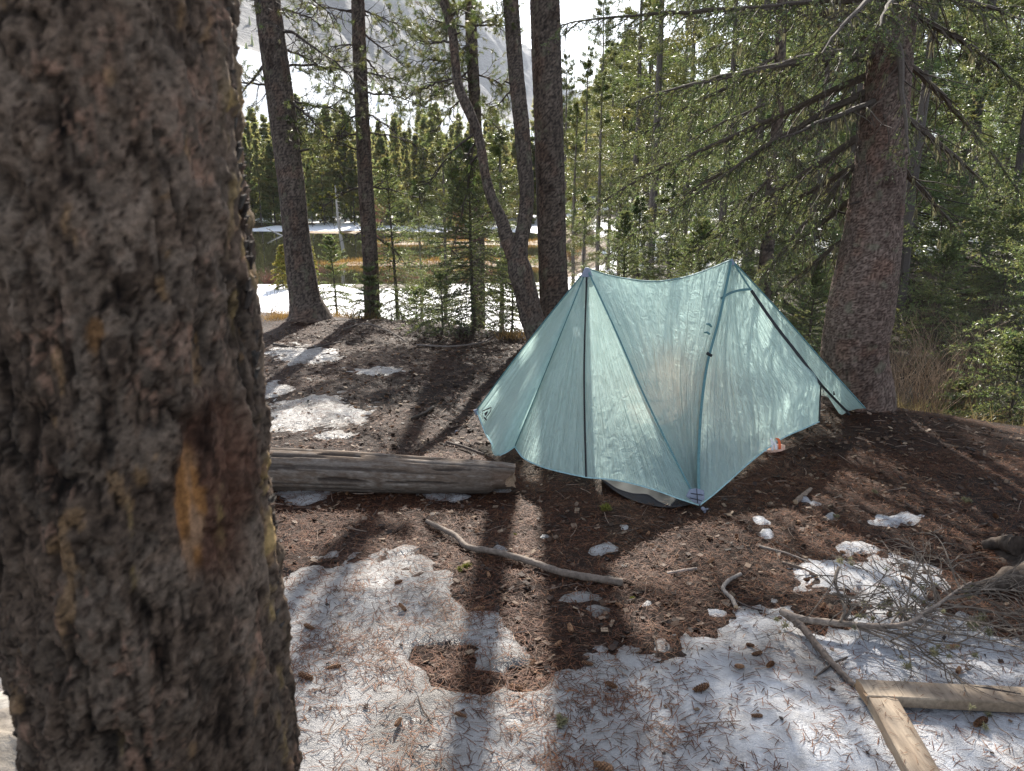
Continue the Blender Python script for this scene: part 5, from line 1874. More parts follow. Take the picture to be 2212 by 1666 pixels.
    for nm, start, end in [('front', B, G(1524, 1108, .0)), ('left', A, G(985, 930, .0)), ('right', Dd, D(1886, 890, 5.5)), ('rear', E, np.array((1.33, 6.95, -.02)))]:
        end = np.array((end[0], end[1], hz(end[0], end[1]) - .01))
        g = Geo(); add_tube(g, np.array([start, (start + end) / 2 + (0, 0, -.002), end]), [.0022] * 3, 5); part('guy_line', g, [M['black']])
        g = Geo(); e = end + np.array((0, 0, .03)); add_tube(g, np.array([e + (0.012, -.004, 0), e, e + (-.02, 0, -.09)]), [.006, .006, .004], 6); part('tent_stake', g, [M['grey']])
    g = Geo(); q = B + np.array((.012, -.035, -.004)); add_tube(g, np.array([q + (0, 0, .006), q, q + (.004, -.012, -.008)]), [.008, .011, .006], 8); part('cord_adjuster', g, [M['grey']])
    q = A + np.array((-.012, -.004, -.004)); g = Geo(); add_tube(g, np.array([q + (.03, 0, .015), q, q + (.012, -.01, -.03)]), [.006, .014, .006], 8); part('corner_webbing', g, [M['patch']])
    q = D(1829, 890, 5.40); g = Geo(); add_tube(g, np.array([q + (-.03, 0, .04), q, q + (.02, -.01, -.02)]), [.008, .014, .008], 8); part('door_hook', g, [M['black']])
    q = D(1802, 853, 5.28); g = Geo(); add_tube(g, np.array([q, q + (-.01, -.01, .03)]), [.007, .003], 6); part('zip_pull', g, [M['black']])
    # dark inner tent: a shallow tub of charcoal nylon that shows under the front hem
    g = Geo()
    b0 = [G(1298, 1036, .05), G(1335, 1066, .02), G(1395, 1090, .012), G(1455, 1097, .012), G(1500, 1088, .02)]
    low = poly(b0, 30); rise = low + np.array((.02, .27, .045)) + np.stack([np.zeros(30), .03 * np.sin(np.linspace(0, 9, 30)), .015 * np.sin(np.linspace(0, 13, 30))], 1)
    far = low + np.array((.25, 1.2, .03)); far2 = far + np.array((.02, .1, .16))
    t = np.linspace(0, 1, 10)[:, None, None]
    wall = rise[None] * (1 - t) + low[None] * t + .006 * np.sin(np.arange(30)[None, :, None] * .9 + t * 7) * np.array((0, 1, .6)) * np.sin(np.pi * t)
    grid_geo(g, wall)
    flo = low[None] * (1 - t) + far[None] * t + np.array((0, 0, .002))
    grid_geo(g, flo)
    grid_geo(g, far[None] * (1 - t) + far2[None] * t)
    part('inner_tent', g, [M['floor']], True)
    # printed emblem and maker's word on the left corner, a hair proud of the fabric
    n0 = nrm(np.cross(S1 - A, P1 - A)); n0 = n0 if np.dot(n0, face) > 0 else -n0

    def on_panel(zu, zv, lift=.016):
        u, v = (1850 + .21008 * zu) / 1.84448, (1500 + .21008 * zv) / 1.84448
        d = ray(u, v); o = A + n0 * lift
        t = np.dot(o - cam, n0) / np.dot(d, n0)
        return cam + d * t

    g = Geo()
    line = [(352, 722), (341, 662), (430, 622), (510, 592), (498, 662), (455, 722), (412, 772), (424, 832), (372, 776)]
    pts = [on_panel(*q) for q in line]
    pts = np.array(pts)
    T = nrm(np.gradient(pts, axis=0)); S = np.cross(T, n0)
    w = .0052
    ring = np.stack([pts - S * w, pts + S * w], 1)
    g.add(ring.reshape(-1, 3), grid_faces(len(pts), 2))
    tri = [on_panel(*q, .017) for q in [(378, 702), (408, 676), (446, 654), (440, 700), (414, 742), (392, 752)]]
    g.add(np.array(tri), [(0, 1, 2), (0, 2, 3), (0, 3, 4), (0, 4, 5)])
    part('emblem', g, [M['print']])
    cu = bpy.data.curves.new('lettering', 'FONT'); cu.body = 'DURSTON'; cu.size = 1.0
    tmp = bpy.data.objects.new('lettering', cu); COL.objects.link(tmp)
    dg = bpy.context.evaluated_depsgraph_get()
    tm = bpy.data.meshes.new_from_object(tmp.evaluated_get(dg))
    bpy.data.objects.remove(tmp)
    co = np.array([v.co[:] for v in tm.vertices]); W = co[:, 0].max(); Hh = co[:, 1].max()
    o0 = on_panel(298, 722); ox = on_panel(398, 884); oy = on_panel(312, 672)
    for v, c in zip(tm.vertices, co):
        v.co = Vector(o0 + (ox - o0) * (c[0] / W) + (oy - o0) * (c[1] / Hh) - off)
    tm.materials.clear(); tm.materials.append(M['print']); tm.name = 'lettering'
    link('lettering', tm, root)

    # things in and by the tent
    g = Geo()
    s = np.linspace(-.97, .97, 30); a = np.linspace(math.radians(150), math.radians(390) - .001, 24)
    S_, A_ = np.meshgrid(s, a, indexing='ij')
    prof = np.sqrt(np.clip(1 - np.abs(S_) ** 3, 0, 1))
    Zz = .37 + .27 * S_; Yy = .15 * prof * np.sin(A_); X = .27 * prof * np.cos(A_) * (1 + .10 * np.sin(S_ * 14))
    V = np.stack([X, Yy, Zz], -1)
    F = []
    for i in range(29):
        for j in range(23):
            F.append((i * 24 + j, i * 24 + j + 1, (i + 1) * 24 + j + 1, (i + 1) * 24 + j))
    g.add(V.reshape(-1, 3), F)
    p = D(1420, 885, 4.84)
    glow_root = empty('glow_sheet', (p[0], p[1], .03), .5)  # translucent open shell added to give the tent front a warm glow
    tag(glow_root, 'peach coloured quilt hung inside the tent, added to glow through its front', 'sheet')
    link('sheet_body', g.mesh('sheet_body', [M['sheet']], True), glow_root)
    g = Geo()
    for i in (4, 11, 18, 25):
        add_tube(g, V[i] + np.array((0, -.004, 0)), .006, 5, caps=False)
    link('sheet_seam', g.mesh('sheet_seam', [M['peach']]), glow_root)
    # little sandal peeking out under the right hem
    p = G(1662, 976, .0)
    sd = empty('sandal', (p[0], p[1], hz(p[0], p[1])), .4)
    tag(sd, 'pale pink sandal with white and orange straps under the right tent hem', 'sandal')
    g = Geo()
    a = np.linspace(0, 2 * math.pi, 24, endpoint=False)
    out = np.stack([.12 * np.cos(a), (.042 + .008 * np.cos(a)) * np.sin(a)], 1)
    V = np.concatenate([np.c_[out, np.full(24, 0.0)], np.c_[out, np.full(24, .024)], [[0, 0, .024]], [[0, 0, 0]]])
    j = np.arange(24)
    g.add(V, np.stack([j, (j + 1) % 24, (j + 1) % 24 + 24, j + 24], 1)); g.add(V, np.concatenate([np.stack([j + 24, (j + 1) % 24 + 24, np.full(24, 48)], 1), np.stack([(j + 1) % 24, j, np.full(24, 49)], 1)]))
    link('sole', g.mesh('sole', [M['peach']]), sd)
    for xq, mt, hgt in ((-.055, 'white', .055), (.0, 'white', .06), (.06, 'orange', .05), (.03, 'white', .035)):
        g = Geo(); t = np.linspace(0, math.pi, 14)
        strip(g, np.stack([np.full(14, xq) + .02 * np.cos(t), .045 * np.cos(t), .02 + hgt * np.sin(t)], 1), .016, (0, 0, 1), .002, n=20)
        link('strap', g.mesh('strap', [M[mt]]), sd)


M['tent_hem'] = flat_mat('teal_hem_tape', (0.33, 0.52, 0.54), 0.45, 0.4)
build_tent()


# ------------------------------------------------------------------ the log, boards, sticks
def log_thing():
    a = np.array((-2.35, 4.16)); b0 = G(1112, 1022, .1)
    root = empty('log', (-1.1, 4.1, 0))
    tag(root, 'weathered grey log with a broken notched end lying left of the tent', 'log')
    off = np.array((-1.1, 4.1, 0))
    n, k = 330, 110
    t = np.linspace(0, 1, n); an = np.linspace(0, 2 * math.pi, k, endpoint=False)
    L = b0[0] - a[0]
    T, A = np.meshgrid(t, an, indexing='ij')
    R = np.interp(T, [0, .6, .97, 1], [.128, .118, .088, .078])
    x = a[0] + L * T; yc = a[1] + (b0[1] - a[1]) * T + .0 * T; zc = .085 + .01 * np.sin(T * 5) - .005
    s = A * .11
    gr = .6 * fbm(x * 16, s * 120, 4, 901) + .5 * fbm(x * 30, s * 60, 3, 902); ck = fbm(x * 2.2, s * 34, 3, 903)
    crack = np.maximum(sstep(.19, .22, ck), .8 * sstep(.20, .24, fbm(x * .8 + 4, s * 75, 3, 904)))
    R = R * (1 + .10 * fbm(x * 1.2, np.cos(A) + 3, 3, 905) + .06 * fbm(x * .9, np.sin(A), 2, 906)) + .003 * gr - .010 * crack
    # the lower front of the right end has split away
    front = np.cos(A - math.radians(205))
    split = sstep(.935, .955, T + .012 * fbm(x * 20, s * 30, 3, 907)) * sstep(.05, .35, front)
    R = R - split * .028
    endr = 0.02 * fbm(s * 40, s * 0 + 2, 3, 908)
    x = x + np.where(T > .985, endr, 0) - np.where(T > .97, .05 * sstep(.1, .9, front), 0) * (T - .97) / .03
    P = np.stack([x, yc + R * np.cos(A), zc + R * np.sin(A)], -1)
    grey = np.array((0.185, 0.155, 0.130)); brown = np.array((0.130, 0.096, 0.072)); pale = np.array((0.25, 0.212, 0.178)); dark = np.array((0.045, 0.035, 0.03))
    f = sstep(-.15, .2, gr + .6 * fbm(x * 2, s * 14, 3, 910))[..., None]
    C = brown * (1 - f) + grey * f
    f = sstep(.14, .3, fbm(x * 14, s * 60, 4, 911))[..., None]; C = C * (1 - f) + pale * f
    blot = sstep(.02, .25, fbm(x * 4, s * 9, 4, 913))[..., None] * .5; C = C * (1 - blot) + np.array((.10, .078, .062)) * blot
    f = (crack * .85)[..., None]; C = C * (1 - f) + dark * f
    f = split[..., None] * .6; C = C * (1 - f) + np.array((.12, .075, .05)) * f
    dark_tone = sstep(.0, .9, -np.sin(A) + .5 * fbm(x * 3, s * 10, 3, 912))[..., None] * .55; C = C * (1 - dark_tone) + np.array((.075, .058, .048)) * dark_tone  # tone darkens towards the underside of the log
    g = Geo()
    i, j = np.meshgrid(np.arange(n - 1), np.arange(k), indexing='ij'); j2 = (j + 1) % k
    F = np.stack([i * k + j, i * k + j2, (i + 1) * k + j2, (i + 1) * k + j], -1).reshape(-1, 4)
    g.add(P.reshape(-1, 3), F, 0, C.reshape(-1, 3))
    for e in (0, n - 1):
        ring = P[e]; c = ring.mean(0); rr = np.linspace(1, 0, 6)[:, None, None]
        rings = c + (ring - c)[None] * rr + np.stack([.012 * fbm(np.arange(6)[:, None] * 2.0 + np.zeros((6, k)), an[None] * 3 + np.zeros((6, k)), 2, 915), 0 * rr[..., 0] + np.zeros((6, k)), np.zeros((6, k))], -1) * (1 - rr)
        ii, jj = np.meshgrid(np.arange(5), np.arange(k), indexing='ij'); jj2 = (jj + 1) % k
        g.add(rings.reshape(-1, 3), np.stack([ii * k + jj, ii * k + jj2, (ii + 1) * k + jj2, (ii + 1) * k + jj], -1).reshape(-1, 4), 0, (.30, .21, .14))
    link('log_body', g.mesh('log_body', [M['log']], True, off), root)
    g = Geo()
    for (u, v, r) in [(975, 1003, .010), (960, 1012, .007), (735, 995, .008), (1068, 1010, .006)]:
        p = D(u, v, 4.0)
        aa = np.linspace(0, 2 * math.pi, 10, endpoint=False)
        V = np.concatenate([p + np.stack([r * 1.5 * np.cos(aa), 0 * aa - .008, r * np.sin(aa)], 1), [p + (0, -.016, 0)]]); j = np.arange(10)
        g.add(V, np.stack([j, (j + 1) % 10, np.full(10, 10)], 1), 0, (.05, .04, .035))
    link('knot', g.mesh('knot', [M['log']], False, off), root)


log_thing()


def board(label, tl, tr, br, zt, th, seed, L):
    """a sawn plank: three measured corners of its top face give its place and turn"""
    a, b, c = G(*tl, zt), G(*tr, zt), G(*br, zt)
    ex = nrm((b - a) * np.array((1, 1, 0))); ey = np.array((ex[1], -ex[0], 0))
    Wd = 0.089
    n, k = 60, 10
    root = empty('board', a); tag(root, label, 'board', 'boards of the timber frame')
    s = np.linspace(0, L, n); t = np.linspace(0, Wd, k)
    g = Geo()
    prof = []
    e = .003
    for (y, z) in [(e, 0), (Wd * .33, 0.0005), (Wd * .66, 0), (Wd - e, 0), (Wd, -e), (Wd, -th + e), (Wd - e, -th), (e, -th), (0, -th + e), (0, -e)]:
        prof.append((y, z))
    prof = np.array(prof); m = len(prof)
    rng = np.random.default_rng(seed)
    wob = .0025 * fbm(s * 2, s * 0 + seed, 3, seed)
    P = ex[None, None] * s[:, None, None] + ey[None, None] * prof[None, :, 0, None] + np.array((0, 0, 1.0)) * (prof[None, :, 1, None] + wob[:, None, None])
    P = P + .0012 * fbm(s[:, None] * 30 + np.zeros((n, m)), np.arange(m)[None] * 1.7 + np.zeros((n, m)), 2, seed)[..., None] * np.array((0, 0, 1))
    P[0] += ex * .004 * rng.normal(size=(m, 1)); 
    i, j = np.meshgrid(np.arange(n - 1), np.arange(m), indexing='ij'); j2 = (j + 1) % m
    F = np.stack([i * m + j, i * m + j2, (i + 1) * m + j2, (i + 1) * m + j], -1).reshape(-1, 4)
    gr = fbm(s[:, None] * 2.5 + np.zeros((n, m)), prof[None, :, 0] * 90 + prof[None, :, 1] * 60 + np.zeros((n, m)), 4, seed + 3)
    tan = np.array((0.33, 0.262, 0.19)); dk = np.array((0.20, 0.15, 0.105))
    f = sstep(-.1, .2, gr)[..., None]
    C = dk * (1 - f) + tan * f
    dark_tone = sstep(.02, .22, fbm(s[:, None] * 5 + np.zeros((n, m)), np.arange(m)[None] * .5 + np.zeros((n, m)), 4, seed + 9))[..., None] * .55  # wet stains along the plank
    C = C * (1 - dark_tone) + np.array((.17, .135, .105)) * dark_tone
    g.add(P.reshape(-1, 3), F[:, ::-1], 0, C.reshape(-1, 3))
    for e_ in (0, n - 1):
        ring = np.vstack([P[e_], P[e_].mean(0)]); j = np.arange(m)
        g.add(ring, np.stack([j, (j + 1) % m, np.full(m, m)], 1), 0, (.30, .20, .12))
    link('plank', g.mesh('plank', [M['lumber']], False), root)
    return root, a, ex, ey


BOARDS = []
BOARDS.append((*board('sawn board running off the right edge, upper one of the timber frame', (1853, 1466), (2212, 1483), (2212, 1521), .052, .038, 41, 1.9), 1.9))
BOARDS.append((*board('sawn board running off the bottom edge, butted against the upper board', (1941, 1510), (2032, 1666), (1954, 1666), .050, .045, 42, 1.2), 1.2))


def stick(name, label, pts, r0, r1, col=(0.20, 0.165, 0.135), seed=0, cat='stick', side=0, sides=9, z=None, group=None, bump_=.25, mats=('twig',)):
    """stick lying on the ground; rows of pts are (u, v, height of its middle above the ground)"""
    W = []
    for (u, v, h) in pts:
        p = G(u, v, h)
        zz = hz(p[0], p[1]); p = G(u, v, h + zz)
        W.append(p)
    P = resample(np.array(W), max(12, len(W) * 9))
    rng = np.random.default_rng(seed)
    n = len(P)
    P = P + rng.normal(0, r0 * .06, P.shape)
    R = np.linspace(r0, r1, n) * (1 + bump_ * fbm(np.linspace(0, n * .6, n), np.zeros(n) + seed, 3, seed))
    base = P.mean(0)
    root = empty(name, base); tag(root, label, cat, group)
    g = Geo()
    V, F = tube(P, R, sides)
    tone = 0.75 + .9 * (fbm(np.repeat(np.arange(n) * .7, sides), np.tile(np.arange(sides) * .9, n), 3, seed + 1) + .3)
    V = V + rng.normal(0, r0 * .05, V.shape)
    g.add(V, F, 0, np.array(col) * tone[:, None])
    for e, b in ((0, 0), (n - 1, (n - 1) * sides)):
        ring = np.vstack([V[b:b + sides], V[b:b + sides].mean(0)]); j = np.arange(sides)
        g.add(ring, np.stack([j, (j + 1) % sides, np.full(sides, sides)], 1), 0, (.42, .30, .19))
    link('stem', g.mesh('stem', [M['twig']], True, base), root)
    return root, P, base


stick('stick', 'long crooked pale stick lying in front of the tent', [(922, 1126, .02), (950, 1140, .03), (985, 1158, .03), (1012, 1182, .025), (1060, 1190, .03), (1130, 1208, .03), (1220, 1238, .025), (1290, 1250, .02), (1345, 1258, .015)], .012, .0165, (.155, .122, .098), 1)
stick('stick', 'stout mossy stick leaning from the fallen branch down to the boards', [(1690, 1320, .055), (1730, 1352, .05), (1765, 1395, .045), (1800, 1435, .035), (1845, 1482, .02)], .016, .010, (.13, .10, .08), 2)
stick('stick', 'short grey twig bent like a hook in the needles right of centre', [(1600, 1240, .015), (1572, 1256, .015), (1563, 1275, .02), (1580, 1292, .018), (1590, 1312, .015)], .008, .009, (.22, .19, .165), 3)
stick('stick', 'thin dark twig running from the hooked twig onto the snow', [(1556, 1268, .01), (1590, 1298, .01), (1620, 1312, .015), (1648, 1320, .01)], .0045, .004, (.06, .045, .04), 4)
stick('stick', 'dark curved twig on the snow left of the boards', [(1772, 1550, .008), (1764, 1570, .008), (1775, 1610, .01), (1810, 1632, .008), (1868, 1642, .006)], .0045, .003, (.045, .035, .03), 5)
stick('stick', 'straight dark twig on the snow in the lower middle', [(1590, 1600, .006), (1620, 1585, .008), (1655, 1570, .006), (1688, 1552, .01)], .004, .003, (.07, .05, .04), 6)
stick('stick', 'short dark twig standing out near the bottom edge', [(1558, 1665, .006), (1575, 1630, .008), (1590, 1612, .006)], .006, .005, (.06, .05, .04), 7)
stick('stick', 'black mossy twig on the snow beside the big trunk', [(690, 1622, .01), (730, 1618, .014), (752, 1630, .012), (772, 1645, .008)], .005, .008, (.035, .03, .022), 8)
stick('stick', 'thin wavy dark twig on the snow at the bottom centre', [(1142, 1660, .006), (1140, 1635, .008), (1148, 1608, .008), (1156, 1585, .012)], .0055, .004, (.05, .042, .03), 9)
stick('stick', 'short brown stick near the log and the left tent corner', [(965, 955, .015), (1000, 965, .02), (1048, 982, .012)], .010, .008, (.10, .075, .06), 10)
stick('stick', 'dark stub of wood on the sunlit needles left of the tent', [(885, 905, .015), (915, 893, .02), (936, 880, .02)], .009, .014, (.07, .055, .045), 11)
stick('stick', 'pale bark sliver in the needles right of the front tent corner', [(1718, 1085, .012), (1735, 1070, .016), (1752, 1056, .012)], .014, .010, (.20, .15, .11), 12)
stick('stick', 'long thin stick along the far edge of the camp left of the forked pine', [(900, 745, .02), (980, 748, .03), (1040, 740, .05), (1065, 728, .06)], .010, .008, (.17, .14, .12), 13)
stick('stick', 'dark thin stick below the leaning pine', [(590, 744, .02), (660, 752, .02), (740, 738, .03)], .012, .007, (.055, .045, .04), 14)
stick('stick', 'bent arching stick below the slim pine', [(740, 712, .02), (780, 700, .05), (840, 716, .03), (880, 740, .02)], .010, .006, (.16, .13, .11), 15)
stick('stick', 'pale straight twig in the needles below the big spruce', [(1640, 1180, .01), (1700, 1196, .012), (1750, 1215, .01)], .006, .004, (.23, .19, .16), 16)
stick('stick', 'dark twig across the boards at the right edge', [(2080, 1482, .060), (2140, 1488, .062), (2205, 1500, .060)], .004, .003, (.05, .04, .035), 17)
stick('stick', 'thin forked dark twig below the butted board', [(1770, 1500, .008), (1760, 1470, .01), (1790, 1440, .03), (1830, 1420, .03)], .0045, .0035, (.06, .045, .035), 18)
stick('stick', 'short pale twig lying right of the long crooked stick', [(1440, 1240, .01), (1480, 1232, .014), (1505, 1228, .01)], .008, .006, (.25, .20, .17), 19)
stick('stick', 'brown broken twig by the upper end of the fallen branch', [(1690, 1215, .012), (1730, 1228, .015), (1765, 1245, .012)], .007, .008, (.12, .09, .07), 20)
stick('stick', 'dark bent twig inside the timber frame', [(1905, 1656, .008), (1915, 1625, .012), (1945, 1605, .012), (1990, 1598, .01)], .005, .004, (.05, .04, .035), 21)
stick('stick', 'small black twig at the lower right inside the frame', [(2110, 1655, .01), (2120, 1630, .012), (2150, 1612, .01)], .006, .004, (.045, .038, .032), 22)


def fallen_branch():
    root, P, base = stick('fallen_branch', 'curved fallen branch with many fine lichen hung twigs on the snow at right',
                          [(1688, 1322, .055), (1720, 1334, .06), (1790, 1344, .065), (1880, 1352, .07), (1950, 1350, .085), (2000, 1322, .10), (2035, 1300, .12), (2065, 1278, .13), (2098, 1258, .13)], .0145, .0035, (.23, .185, .15), 31, 'fallen branch')
    rng = np.random.default_rng(33)
    g = Geo(); A, B, ra, rb = [], [], [], []
    lp = []
    n = len(P)

    def walk(p, d, L, r, lev):
        cur = nrm(rng.normal(size=3)) * .5; ns = 8
        for s in range(ns):
            d = nrm(d + cur * .12 + rng.normal(0, .08, 3) + (np.array((0, 0, -.10)) if p[2] > .12 else np.array((0, 0, .12 if p[2] < .03 else -.01))))
            q = p + d * L / ns
            q[2] = max(q[2], .012)
            A.append(p); B.append(q); ra.append(r * (1 - s / (ns + 2))); rb.append(r * (1 - (s + 1) / (ns + 2)))
            if lev < 2 and s > 0 and rng.random() < (.75 if lev == 0 else .4):
                walk(q.copy(), nrm(d + perp(d, rng) * .8), L * rng.uniform(.25, .5), r * .6, lev + 1)
            if rng.random() < .05: lp.append(q)
            p = q

    for k in range(40):
        t = .22 + .78 * (k + rng.random()) / 40
        i = min(int(t * (n - 1)), n - 2)
        T = nrm(P[i + 1] - P[i])
        az = rng.choice([-1, 1])
        d = nrm(T * rng.uniform(.2, 1.0) + az * np.cross(T, (0, 0, 1)) * rng.uniform(.4, 1) + np.array((0, 0, rng.uniform(-.1, .25))))
        walk(P[i].copy(), d, rng.uniform(.25, .62) * (1.15 - .5 * t), .0044, 0)
    # the upright limb that leans back over the snow
    for (pts, r) in [([(1815, 1344, .06), (1825, 1318, .09), (1815, 1290, .13), (1805, 1262, .17), (1812, 1225, .2)], .007), ([(1800, 1282, .14), (1830, 1292, .12), (1838, 1310, .10), (1825, 1338, .07)], .006)]:
        Q = resample(np.array([G(*q) for q in pts]), 14)
        A += list(Q[:-1]); B += list(Q[1:]); ra += [r] * 13; rb += [r * .9] * 13
        for k in range(9):
            i = rng.integers(3, 13); walk(Q[i].copy(), nrm(np.array((rng.uniform(-.4, 1), rng.normal(0, .6), rng.uniform(-.1, .3)))), rng.uniform(.2, .5), .003, 1)
    add_segs(g, np.array(A), np.array(B), np.array(ra), np.array(rb), 4, 0, np.array((.135, .108, .085)) * rng.uniform(.6, 1.5, (len(A), 1)))
    link('twigs', g.mesh('twigs', [M['twig']], False, base), root)
    g = Geo()
    for p in lp[:40]:
        lichen_ball(g, p, rng.uniform(.008, .017), rng, 0, 40)
    for (u, v) in [(1700, 1348), (2105, 1345), (2120, 1352), (2090, 1280), (1885, 1310), (1840, 1222)]:
        for _ in range(3): lichen_ball(g, G(u, v, .05) + rng.normal(0, .02, 3), rng.uniform(.012, .022), rng, 0, 50)
    link('lichen', g.mesh('lichen', [M['lichen']], False, base), root)


fallen_branch()


# ------------------------------------------------------------------ stump at the right edge, rocks and wood at the left edge
def root_flare():
    c = G(2350, 1235, 0.0); zb = hz(c[0], c[1])
    root = empty('tree_stump', (c[0], c[1], zb)); tag(root, 'old dark stump with spreading roots at the right edge', 'tree stump')
    n, k = 46, 90
    z = np.linspace(0, 1, n); a = np.linspace(0, 2 * math.pi, k, endpoint=False)
    Z, A = np.meshgrid(z, a, indexing='ij')
    lob = .55 + .45 * np.cos((A - math.radians(188)) * 3) ** 2 + .3 * np.cos((A - math.radians(170)) / 2) ** 4
    R = .125 + .26 * lob * np.exp(-Z * 4.2) + .02 * fbm(A * 5, Z * 4, 3, 951)
    R = R + .022 * fbm(A * 14, Z * 9, 4, 952, .65)
    H = Z * .42 + .04 * fbm(A * 2, Z * 0, 2, 954) * Z - .03
    V = np.stack([R * np.cos(A), R * np.sin(A), H], -1)
    top = V[-1]; 
    C = np.array((.060, .046, .037)) * (.6 + 1.2 * (fbm(A * 12, Z * 9, 4, 953) + .4))[..., None]
    g = Geo(); i, j = np.meshgrid(np.arange(n - 1), np.arange(k), indexing='ij'); j2 = (j + 1) % k
    g.add(V.reshape(-1, 3), np.stack([i * k + j, i * k + j2, (i + 1) * k + j2, (i + 1) * k + j], -1).reshape(-1, 4), 0, C.reshape(-1, 3))
    rr = np.linspace(1, 0, 5)[:, None, None]; cc = top.mean(0)
    rings = cc + (top - cc)[None] * rr
    ii, jj = np.meshgrid(np.arange(4), np.arange(k), indexing='ij'); jj2 = (jj + 1) % k
    g.add(rings.reshape(-1, 3), np.stack([ii * k + jj, ii * k + jj2, (ii + 1) * k + jj2, (ii + 1) * k + jj], -1).reshape(-1, 4), 0, (.22, .17, .13))
    link('stump_body', g.mesh('stump_body', [M['bark']], True), root)
    for pts, r0, r1, w in [([(2190, 1228, .06), (2150, 1248, .035), (2110, 1254, .015), (2070, 1258, .0)], .045, .012, 1), ([(2200, 1170, .08), (2160, 1165, .04), (2125, 1170, .01)], .05, .02, 2)]:
        P = resample(np.array([G(*q) + np.array((0, 0, hz(*G(*q)[:2]))) for q in pts]), 24)
        g = Geo(); add_tube(g, P, np.linspace(r0, r1, 24) * (1 + .3 * fbm(np.arange(24) * .5, np.zeros(24) + w, 2, 955)), 10, 0, (.070, .054, .043))
        link('root', g.mesh('root', [M['bark']], True, (c[0], c[1], zb)), root)


root_flare()


def rock(label, p, sx, sy, sz, seed, col):
    g = Geo()
    n, k = 30, 44
    th = np.linspace(0.02, math.pi - .02, n); ph = np.linspace(0, 2 * math.pi, k, endpoint=False)
    T, Pp = np.meshgrid(th, ph, indexing='ij')
    d = np.stack([np.sin(T) * np.cos(Pp), np.sin(T) * np.sin(Pp), np.cos(T)], -1)
    f1, f2, idc = voronoi(d[..., 0] * 1.6 + d[..., 2] + seed, d[..., 1] * 1.6 - d[..., 2] * .7, seed)
    r = 1 + .28 * (idc - .5) * sstep(0, .4, f2 - f1) + .12 * fbm(d[..., 0] * 4 + 9, d[..., 1] * 4 + d[..., 2] * 3, 4, seed)
    V = d * r[..., None] * np.array((sx, sy, sz))
    i, j = np.meshgrid(np.arange(n - 1), np.arange(k), indexing='ij'); j2 = (j + 1) % k
    C = np.array(col) * (.75 + .7 * (fbm(d[..., 0] * 7, d[..., 1] * 7 + d[..., 2] * 5, 4, seed + 1) + .35))[..., None]
    g.add(V.reshape(-1, 3), np.stack([i * k + j, (i + 1) * k + j, (i + 1) * k + j2, i * k + j2], -1).reshape(-1, 4), 0, C.reshape(-1, 3))
    root = empty('rock', p); tag(root, label, 'rock')
    link('stone', g.mesh('stone', [M['stone']], True), root)


pr_ = G(-15, 1640, .1); rock('large pale rock at the lower left corner behind the big trunk', (pr_[0], pr_[1], hz(pr_[0], pr_[1]) + .06), .20, .17, .15, 961, (.40, .34, .27))
pr_ = G(-5, 1560, .1); rock('flat angular rock leaning on the large pale rock at the left edge', (pr_[0] - .02, pr_[1] + .03, hz(pr_[0], pr_[1]) + .07), .16, .11, .06, 962, (.46, .42, .36))
stick('log', 'grey weathered branch wood lying behind the rocks at the left edge', [(-260, 1545, .07), (-120, 1530, .08), (30, 1512, .07), (90, 1506, .06)], .055, .048, (.25, .22, .20), 963, 'log')

# small lumps of pale ice beside the snow
for k, (u, v, r) in enumerate([(1078, 1058, .045), (1060, 1064, .03), (1640, 1130, .05), (1660, 1128, .035), (1345, 1138, .03), (1310, 1178, .05), (1552, 1318, .05), (1575, 1312, .04), (1265, 1285, .06)]):
    pass


# ------------------------------------------------------------------ pine cones
def cone_mesh():
    g = Geo(); rng = np.random.default_rng(970)
    L = .05
    z = np.linspace(0, 1, 10)
    prof = np.interp(z, [0, .15, .45, .8, 1], [.45, .9, 1.0, .65, .2]) * .0085
    add_tube(g, np.stack([z * L - L / 2, 0 * z, 0 * z], 1), prof, 8, 0, (.075, .035, .02))
    N = 64
    for k in range(N):
        t = (k + .5) / N
        a = k * 2.39996
        r = np.interp(t, [0, .15, .45, .8, 1], [.45, .9, 1.0, .65, .25]) * .0095
        rad = np.array((0, math.cos(a), math.sin(a))); tan = np.array((0, -math.sin(a), math.cos(a))); ax = np.array((1.0, 0, 0))
        c = ax * (t * L - L / 2) + rad * r * .6
        tip = c + ax * .0042 + rad * .0052
        w = .0040
        V = [c - tan * w * .6, c + tan * w * .6, c + tan * w + rad * .004 + ax * .002, tip, c - tan * w + rad * .004 + ax * .002, c + rad * .001 - ax * .0016]
        tone = rng.uniform(.75, 1.25)
        g.add(V, [(0, 1, 2), (0, 2, 4), (2, 3, 4), (0, 4, 5), (1, 5, 2), (5, 4, 3), (5, 3, 2)], 0, np.array([(.10, .045, .022)] * 2 + [(.24, .12, .055), (.36, .21, .11), (.24, .12, .055), (.12, .055, .03)]) * tone)
    return g.mesh('scales', [M['cone']])


CONE = cone_mesh()
CONE_STEM = None


def put_cone(p, label, group, seed, sc=1.0, on_snow=False):
    rng = np.random.default_rng(seed)
    o = link('pine_cone', CONE)
    o.location = (p[0], p[1], p[2] + .0085 * sc)
    o.rotation_euler = (rng.uniform(0, 6.28), rng.normal(0, .15), rng.uniform(0, 6.28))
    sc *= .87
    o.scale = (sc, sc, sc)
    tag(o, label, 'pine cone', group)


